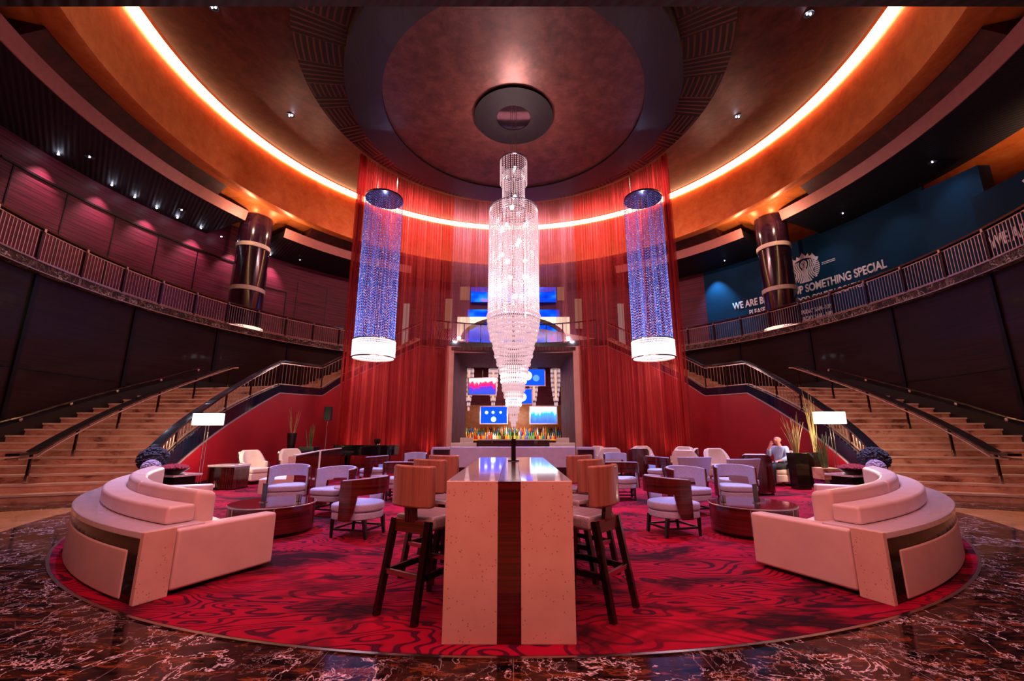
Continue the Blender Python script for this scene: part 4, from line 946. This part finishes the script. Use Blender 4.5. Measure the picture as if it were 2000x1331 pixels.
# lamps
for sx, nm, x, y in ((-1, 'left', -7.88, 11.2), (1, 'right', 8.02, 11.0)):
    t = thing('floor_lamp', 'tall floor lamp with glowing cream box shade, %s side' % nm, 'floor lamp', (x, y, .019), sx*.12)
    z0 = 1.60 if sx < 0 else 1.63
    MB().box(-.355, .355, -.12, .12, z0, z0+.30).build('lamp_shade', 'shade', t, bevel=.01)
    for dx in (-.04, .04): MB().tube([(dx, 0, .03), (dx, 0, z0+.02)], .008, 6).build('pole', 'steel', t)
    MB().box(-.2, .2, -.14, .14, 0, .025).build('base', 'steel', t, bevel=.004)
    lamp('POINT', 'floor_lamp_bulb', (x, y-.25, 1.35), 26, (1, .80, .55), .12); lamp('POINT', 'floor_lamp_bulb', (x*.97, y+.3, 1.35), 40, (1, .72, .5), .12)

# planters with reeds
def reeds(name, lb, x, y, h0, h1, n, spread, mat, pot):
    t = thing(name, lb, 'plant', (x, y, .019))
    pot(t); rr = random.Random(int(x*10)+n); mb = []
    for k in range(n):
        a = rr.uniform(0, 2*PI); r0 = rr.uniform(0, .07); h = rr.uniform(h1*.75, h1); sp = rr.uniform(.2, 1)*spread
        bend = rr.uniform(-.05, .05)
        MB().tube([(r0*math.cos(a), r0*math.sin(a), h0-.05), (r0*math.cos(a)+sp*.4*math.cos(a)+bend, r0*math.sin(a)+sp*.4*math.sin(a), h0+(h-h0)*.5), (r0*math.cos(a)+sp*math.cos(a), r0*math.sin(a)+sp*math.sin(a), h)], .011, 5, .004).build('reed', mat, t)
    return t
def box_pot(w_, h, m1, m2, split=.55):
    def f(t):
        MB().box(-w_/2, w_/2, -w_/2, w_/2, h*split, h).build('pot', m1, t, bevel=.006); MB().box(-w_/2+.01, w_/2-.01, -w_/2+.01, w_/2-.01, 0, h*split).build('pot_base', m2, t)
    return f
def vase_pot(h):
    def f(t): MB().lathe([(.12, 0), (.14, .02), (.10, h*.5), (.16, h), (.145, h), (.09, h*.5), (.11, .04)], 24).build('vase', 'bronze', t, smooth=True)
    return f
reeds('reed_arrangement', 'tall bare reeds in a slim dark glass vase against left red wall', -7.75, 15.3, 1.4, 2.45, 9, .18, 'reed', vase_pot(1.4))
reeds('reed_arrangement', 'shorter green reeds in black box beside the left drape', -7.0, 15.1, .95, 1.85, 14, .14, 'greenreed', box_pot(.5, .95, 'black', 'black'))
reeds('reed_arrangement', 'green and tan reeds in a square limestone planter beneath the right lamp', 7.55, 10.75, .55, 1.45, 26, .16, 'greenreed', box_pot(.40, .58, 'limestone', 'mirror'))
reeds('reed_arrangement', 'tall reeds in a dark narrow planter just right of seated man', 7.35, 11.45, .9, 1.95, 22, .26, 'reed', box_pot(.34, .9, 'bronze', 'bronze'))
reeds('reed_arrangement', 'tallest tan reeds rising behind the right lamp shade', 8.1, 11.85, .9, 2.6, 16, .16, 'reed', box_pot(.30, .9, 'bronze', 'bronze'))
o = MB().lathe([(.10, 0), (.12, .01), (.12, .46), (.10, .47)], 24).build('waste_bin', 'black', loc=(7.95, 10.45, .019), smooth=True); tag(o, 'narrow black cylinder bin right of the limestone planter', 'bin')

# loudspeaker and piano
t = thing('loudspeaker', 'slim black loudspeaker on a thin pole beside the left drape edge', 'loudspeaker', (-6.75, 15.75, .019))
MB().box(-.12, .12, -.1, .1, 1.85, 2.35).build('cabinet', 'black', t, bevel=.01); MB().tube([(0, 0, .02), (0, 0, 1.86)], .015, 8).build('pole', 'steel', t); MB().lathe([(.18, 0), (.18, .02)], 20).build('base', 'black', t)
t = thing('grand_piano', 'black lacquered grand piano in front of the left red drape', 'piano', (-5.35, 16.3, .019))
out = [(-1.1, -.55), (-1.1, .55), (-.2, .72), (.5, .62), (.95, .25), (1.12, -.1), (1.05, -.42), (.8, -.55)]
MB().prism(out, .62, .95).build('case', 'piano', t, bevel=.01); MB().prism([(x*1.02, y*1.02) for x, y in out], .955, .985).build('lid', 'piano', t)
MB().box(-1.3, -1.1, -.52, .52, .62, .74).build('keyboard', 'white', t); MB().box(-1.36, -1.1, -.58, .58, .56, .62).build('keybed', 'piano', t)
for x, y in ((-.95, -.4), (-.95, .4), (.75, -.05)):
    MB().bar((x, y, 0), (x, y, .6), .08, .08, .13, .13).build('leg', 'piano', t)
MB().bar((-.7, 0, .05), (-.7, 0, .6), .06).build('pedal_lyre', 'piano', t)
o = MB().lathe([(.09, 0), (.07, .04), (.12, .10), (.12, .20), (.08, .22)], 16).build('tip_jar', 'bronze', loc=(-5.0, 16.1, 1.004)); tag(o, 'dark glass jar standing on the piano lid', 'jar')

# ---------------------------------------------------------------- white booth in front of the bar
t = thing('white_booth', 'long white upholstered booth seat in front of the bar', 'booth', (0, 14.6, .019))
MB().box(-2.05, 2.02, -.12, .12, .30, .96).build('back', 'whitevinyl', t, bevel=.02)
MB().box(-2.05, 2.02, .12, .75, .12, .46).build('seat', 'whitevinyl', t, bevel=.03); MB().box(-1.95, 1.92, -.08, .7, 0, .12).build('plinth', 'black', t)
MB().box(-1.95, 1.92, -.10, .0, .12, .30).build('kick_panel', 'darkwood', t)
for sx, nm in ((-1, 'left'), (1, 'right')):
    t = thing('waterfall_table', 'white framed square table at the %s end of the white booth' % nm, 'side table', (sx*2.37, 14.5, .019))
    MB().box(-.27, .27, -.25, .25, .88, .95).build('tabletop', 'whitevinyl', t); MB().box(sx*.27-.03, sx*.27+.03, -.25, .25, 0, .88).build('side_panel', 'whitevinyl', t); MB().box(-.24, .24, 0, .25, .1, .88).build('wood_panel', 'zebra', t)
# ---------------------------------------------------------------- bar
t = thing('bar_counter', 'bar counter with pale lilac top and dark red wood front', 'bar counter', (0, 21.4, .019))
MB().prism([(-1.75, -.1), (-1.0, -.28), (0, -.34), (1.0, -.28), (1.75, -.1), (1.75, .5), (-1.75, .5)], 1.06, 1.12).build('countertop', 'whitestone', t, bevel=.006)
MB().prism([(-1.65, 0), (-1.0, -.16), (0, -.22), (1.0, -.16), (1.65, 0), (1.65, .4), (-1.65, .4)], 0, 1.06).build('front_panel', 'zebra', t)
def bchair(x, y, w_, top, lb):
    t = thing('bar_armchair', lb, 'bar chair', (x, y, .019), 0, 'pink chairs at the bar')
    MB().box(-w_/2, w_/2, -.05, .08, .45, top).build('backrest', 'fabric2', t, bevel=.02); MB().box(-w_/2, w_/2, .05, .55, .55, .70).build('seat', 'fabric2', t, bevel=.02)
    for sx in (-1, 1):
        for yy in (0, .48): MB().bar((sx*(w_/2-.05), yy, 0), (sx*(w_/2-.05), yy, .56), .045).build('leg', 'darkwood', t)
bchair(-2.15, 18.9, 1.1, 1.0, 'wide pink backed bar bench at the left of the counter'); bchair(2.1, 18.9, 1.1, 1.0, 'wide pink backed bar bench at the right of the counter')
bchair(-2.15, 20.1, .6, 1.2, 'taller pink backed bar chair beside the left portal post'); bchair(2.25, 20.1, .6, 1.2, 'taller pink backed bar chair beside the right portal post')
# back bar
t = thing('back_bar', 'amber lit back bar shelf unit crowded with bottles', 'shelf', (0, 26.4, 0))
MB().box(-3.2, 3.2, 0, .6, 0, 1.0).build('cabinet', 'darkwood', t); MB().box(-3.2, 3.2, .0, .6, 1.0, 1.06).build('lit_shelf', 'amberlit', t)
MB().box(-3.2, 3.2, .2, .6, 1.06, 1.26).build('lit_step', 'amberlit', t); MB().box(-3.2, 3.2, .4, .6, 1.26, 1.46).build('wood_step', 'zebra', t)
MB().box(-4.9, 4.9, 1.3, 1.35, 0, 3.2).build('back_panel', plain('amber_panel', '8a4a20', 'b06a30', .4), t)
def bottle(mat, h, r): return MB().lathe([(r, 0), (r, h*.58), (r*.4, h*.72), (r*.34, h*.95), (r*.42, h), (.001, h)], 10).build('bottle', mat, smooth=True)
BC = [('amber', 'e0801c'), ('clear', 'e0e4e0'), ('green', '3c8c48'), ('red', 'a01c20'), ('dark', '1c1418'), ('gold', 'd8a040'), ('blue', '3060b0')]
pro = {n: bottle(plain(n+'_bottle_glass', c, c, .15, 0), .34, .056) for n, c in BC}; ub = set(); rb = random.Random(3)
for row, (yy, zz) in enumerate(((26.5, 1.06), (26.7, 1.26), (26.9, 1.46))):
    for k in range(46):
        x = -2.95+5.9*(k+.5)/46+rb.uniform(-.015, .015); nme = rb.choice(BC)[0]
        o = pro[nme] if nme not in ub else dup(pro[nme]); ub.add(nme); o.location = (x, yy, zz); h = rb.uniform(.85, 1.2); o.scale = (1, 1, h)
        tag(o, '%s glass bottle among the rows on the back bar' % nme, 'bottle', '%s bottles on the back bar' % nme)
# screens
def scr_mat(name, kind):
    t = NT(name); e = t.n('ShaderNodeEmission'); tc = t.n('ShaderNodeTexCoord'); sp = t.n('ShaderNodeSeparateXYZ'); t.l(tc.outputs['Generated'], sp.inputs[0])
    u, v = sp.outputs[0], sp.outputs[2]
    if kind == 'red' or kind == 'ice':
        n = t.noise(t.coord((9, 1, 1.0), 'Generated'), 1.0, 3)
        k = t.math('ADD', v, t.math('MULTIPLY', t.math('SUBTRACT', n, .5), .7))
        c = t.ramp(k, [(.05, '2040b0'), (.4, '5028a0'), (.5, 'd01060'), (.72, 'f03058'), (.85, 'ffe0d0')] if kind == 'red' else [(.1, '3858c8'), (.35, '4870d8'), (.55, '2090e0'), (.7, 'a0e8ff'), (.85, 'f0ffff')])
    else:
        c = '0a38c0'; cs = {'bubbles': [(.22, .65, .09), (.47, .66, .08), (.76, .66, .07), (.49, .24, .14)], 'planets': [(.35, .60, .25), (.68, .45, .18)], 'disc': [(.6, .45, .27)]}[kind]
        prev = None
        for (a, b, r) in cs:
            du = t.math('MULTIPLY', t.math('SUBTRACT', u, a), 1.65); dv = t.math('SUBTRACT', v, b)
            dd = t.math('SQRT', t.math('ADD', t.math('MULTIPLY', du, du), t.math('MULTIPLY', dv, dv)))
            f = t.ramp(dd, [(r, (1, 1, 1, 1)), (r*1.25, (0, 0, 0, 1))]); prev = t.mix(f, prev if prev is not None else '0c3cd0', 'dceaf8' if r != .18 else '4878e0')
        c = prev
    t.l(c, e.inputs[0]); e.inputs[1].default_value = 1.5; t.l(e.outputs[0], t.out.inputs[0]); return t.m
for i, (x0, x1, z0, z1, kd, lb) in enumerate(((-2.79, -1.03, 3.69, 4.78, 'red', 'upper left bar television showing red and blue shapes'), (-2.04, -.34, 1.95, 3.05, 'bubbles', 'lower left bar television with white bubbles on blue'), (.22, 1.97, 4.24, 5.34, 'planets', 'upper right bar television with pale planet on dark blue'),
        (-.50, 1.18, 3.14, 4.13, 'disc', 'middle bar television with pale disc on blue'), (.96, 2.66, 1.95, 3.05, 'ice', 'lower right bar television with pale icy blue picture'))):
    yy = 26.15 if i != 3 else 26.3
    t = thing('television', lb, 'television', ((x0+x1)/2, yy, (z0+z1)/2), 0, 'bar televisions'); W, H = (x1-x0)/2, (z1-z0)/2
    MB().box(-W, W, 0, .08, -H, H).build('frame', plain('tv_frame', 'b8a0b4', 'c8b0c4', .3, .4) if 'tvf' not in M else M['tvf'], t, bevel=.01); MB().box(-W+.06, W-.06, -.01, .0, -H+.06, H-.06).build('screen', scr_mat('screen_'+kd, kd), t)
    MB().tube([(0, .08, 0), (0, 1.5, 0)] if i not in (0, 2) else [(0, .06, H), (0, .06, 5.55-(z0+z1)/2)], .025, 8).build('wall_bracket', 'black', t)
# small crystal pendants in the bar
pp = thing('crystal_pendant', '', 'pendant', (0, 0, 0)); mb = MB()
for (z, r) in ((0, .30), (-.3, .30), (-.6, .29), (-.9, .27), (-1.2, .24), (-1.5, .2), (-1.8, .15), (-2.1, .1), (-2.4, .05)):
    n = max(8, int(r*110))
    for k in range(n):
        a = 2*PI*k/n; mb.gem((r*math.cos(a), r*math.sin(a), z-.16), .02, .15)
mb.build('crystal_drop', 'crystal', pp)['kind'] = 'stuff'; MB().lathe([(.3, 0), (.3, .04)], 20).build('plate', 'dome', pp)
MB().tube([(0, 0, -2.0), (0, 0, -.1)], .07, 8).build('light_core', emis('pendant_core', 'ffb898', .7), pp)
for i, (x, lb) in enumerate(((-2.75, 'far left'), (-1.25, 'second from left'), (1.25, 'second from right'), (2.6, 'far right'))):
    place(pp, i > 0, (x*1.03, 27.1, 5.48), 0, 'tapered crystal pendant hanging in the bar, '+lb, 'crystal pendants in the bar')
lamp('AREA', 'backbar_lamp', (0, 25.6, 2.6), 90, (1, .8, .65), 4.5, (0, 26.8, 1.3), size_y=.3)

# ---------------------------------------------------------------- seated man
mx, my = 7.33, 12.25
def skinned(name, verts, edges, radii, mat, parent, root=0, sub=2):
    me = bpy.data.meshes.new(name); me.from_pydata(verts, edges, []); o = bpy.data.objects.new(name, me); COL.objects.link(o); me.materials.append(M[mat]); o.parent = parent
    sk = o.modifiers.new('skin', 'SKIN'); me.skin_vertices or None
    if not me.skin_vertices: 
        bpy.context.view_layer.objects.active = o
    for i, r in enumerate(radii):
        me.skin_vertices[0].data[i].radius = (r, r) if not isinstance(r, tuple) else r
    me.skin_vertices[0].data[root].use_root = True; sk.use_smooth_shade = True
    s_ = o.modifiers.new('sub', 'SUBSURF'); s_.levels = sub; s_.render_levels = sub; return o
man = thing('person', 'bald man in pale blue shirt sitting with one hand raised to his mouth', 'person', (mx, my, .019), D(112))
V = []; Ed = []; R_ = []
def jt(p, r, par=None):
    V.append(p); R_.append(r); i = len(V)-1
    if par is not None: Ed.append((par, i))
    return i
pel = jt((0, -.08, .50), .14); sp = jt((0, -.12, .70), .13, pel); che = jt((0, -.13, .90), .15, sp); nk0 = jt((0, -.11, 1.04), .07, che); nk = jt((0, -.09, 1.10), .055, nk0)
jaw = jt((0, -.05, 1.15), .068, nk); hd = jt((0, -.07, 1.23), .093, jaw); cr0 = jt((0, -.085, 1.30), .075, hd); nose = jt((0, .045, 1.205), .014, hd); earl = jt((-.095, -.07, 1.20), .018, hd); earr = jt((.095, -.07, 1.20), .018, hd)
def limb(pts, par):
    for p, r in pts: par = jt(p, r, par)
    return par
def hand(par, base, dirv, side):
    bx, by, bz = base; dx, dy, dz = dirv
    for k, (o_, ln) in enumerate(((-.03, .065), (-.01, .078), (.01, .072), (.03, .055))):
        a = jt((bx+o_, by+dy*.03, bz+dz*.03), .010, par); b = jt((bx+o_, by+dy*(.03+ln*.6), bz+dz*(.03+ln*.6)-.01), .009, a); jt((bx+o_*.9, by+dy*(.03+ln), bz+dz*(.03+ln)-.03), .008, b)
    a = jt((bx+side*.05, by+dy*.02, bz), .011, par); jt((bx+side*.06, by+dy*.05, bz-.005), .009, a)
shl = jt((-.19, -.12, .98), .065, che); el = limb([((-.25, -.05, .74), .048), ((-.20, .16, .66), .036), ((-.18, .22, .66), .032)], shl); hand(el, (-.18, .24, .66), (0, 1, -.1), 1)
shr = jt((.19, -.12, .98), .065, che); er = limb([((.26, .02, .78), .048), ((.14, .12, .98), .036), ((.07, .12, 1.10), .030)], shr); hand(er, (.05, .11, 1.12), (0, .2, .9), -1)
for s in (-1, 1):
    limb([((s*.10, -.02, .50), .10), ((s*.13, .40, .52), .068), ((s*.13, .42, .28), .05), ((s*.13, .42, .07), .04), ((s*.13, .54, .04), .035)], pel)
body = skinned('body', V, Ed, R_, 'skin', man)
def garment(name, idx, extra, mat):
    mp = {i: k for k, i in enumerate(idx)}; vs = [V[i] for i in idx]; es = [(mp[a], mp[b]) for a, b in Ed if a in mp and b in mp]
    return skinned(name, vs, es, [(R_[i]+extra) for i in idx], mat, man)
garment('shirt', [pel, sp, che, nk0, shl, shl+1, shl+2, shr, shr+1, shr+2], .016, 'shirt')
leg0 = er+1
lg = [i for i in range(len(V)) if i >= len(V)-10]
garment('trousers', [pel]+lg, .014, 'trousers')
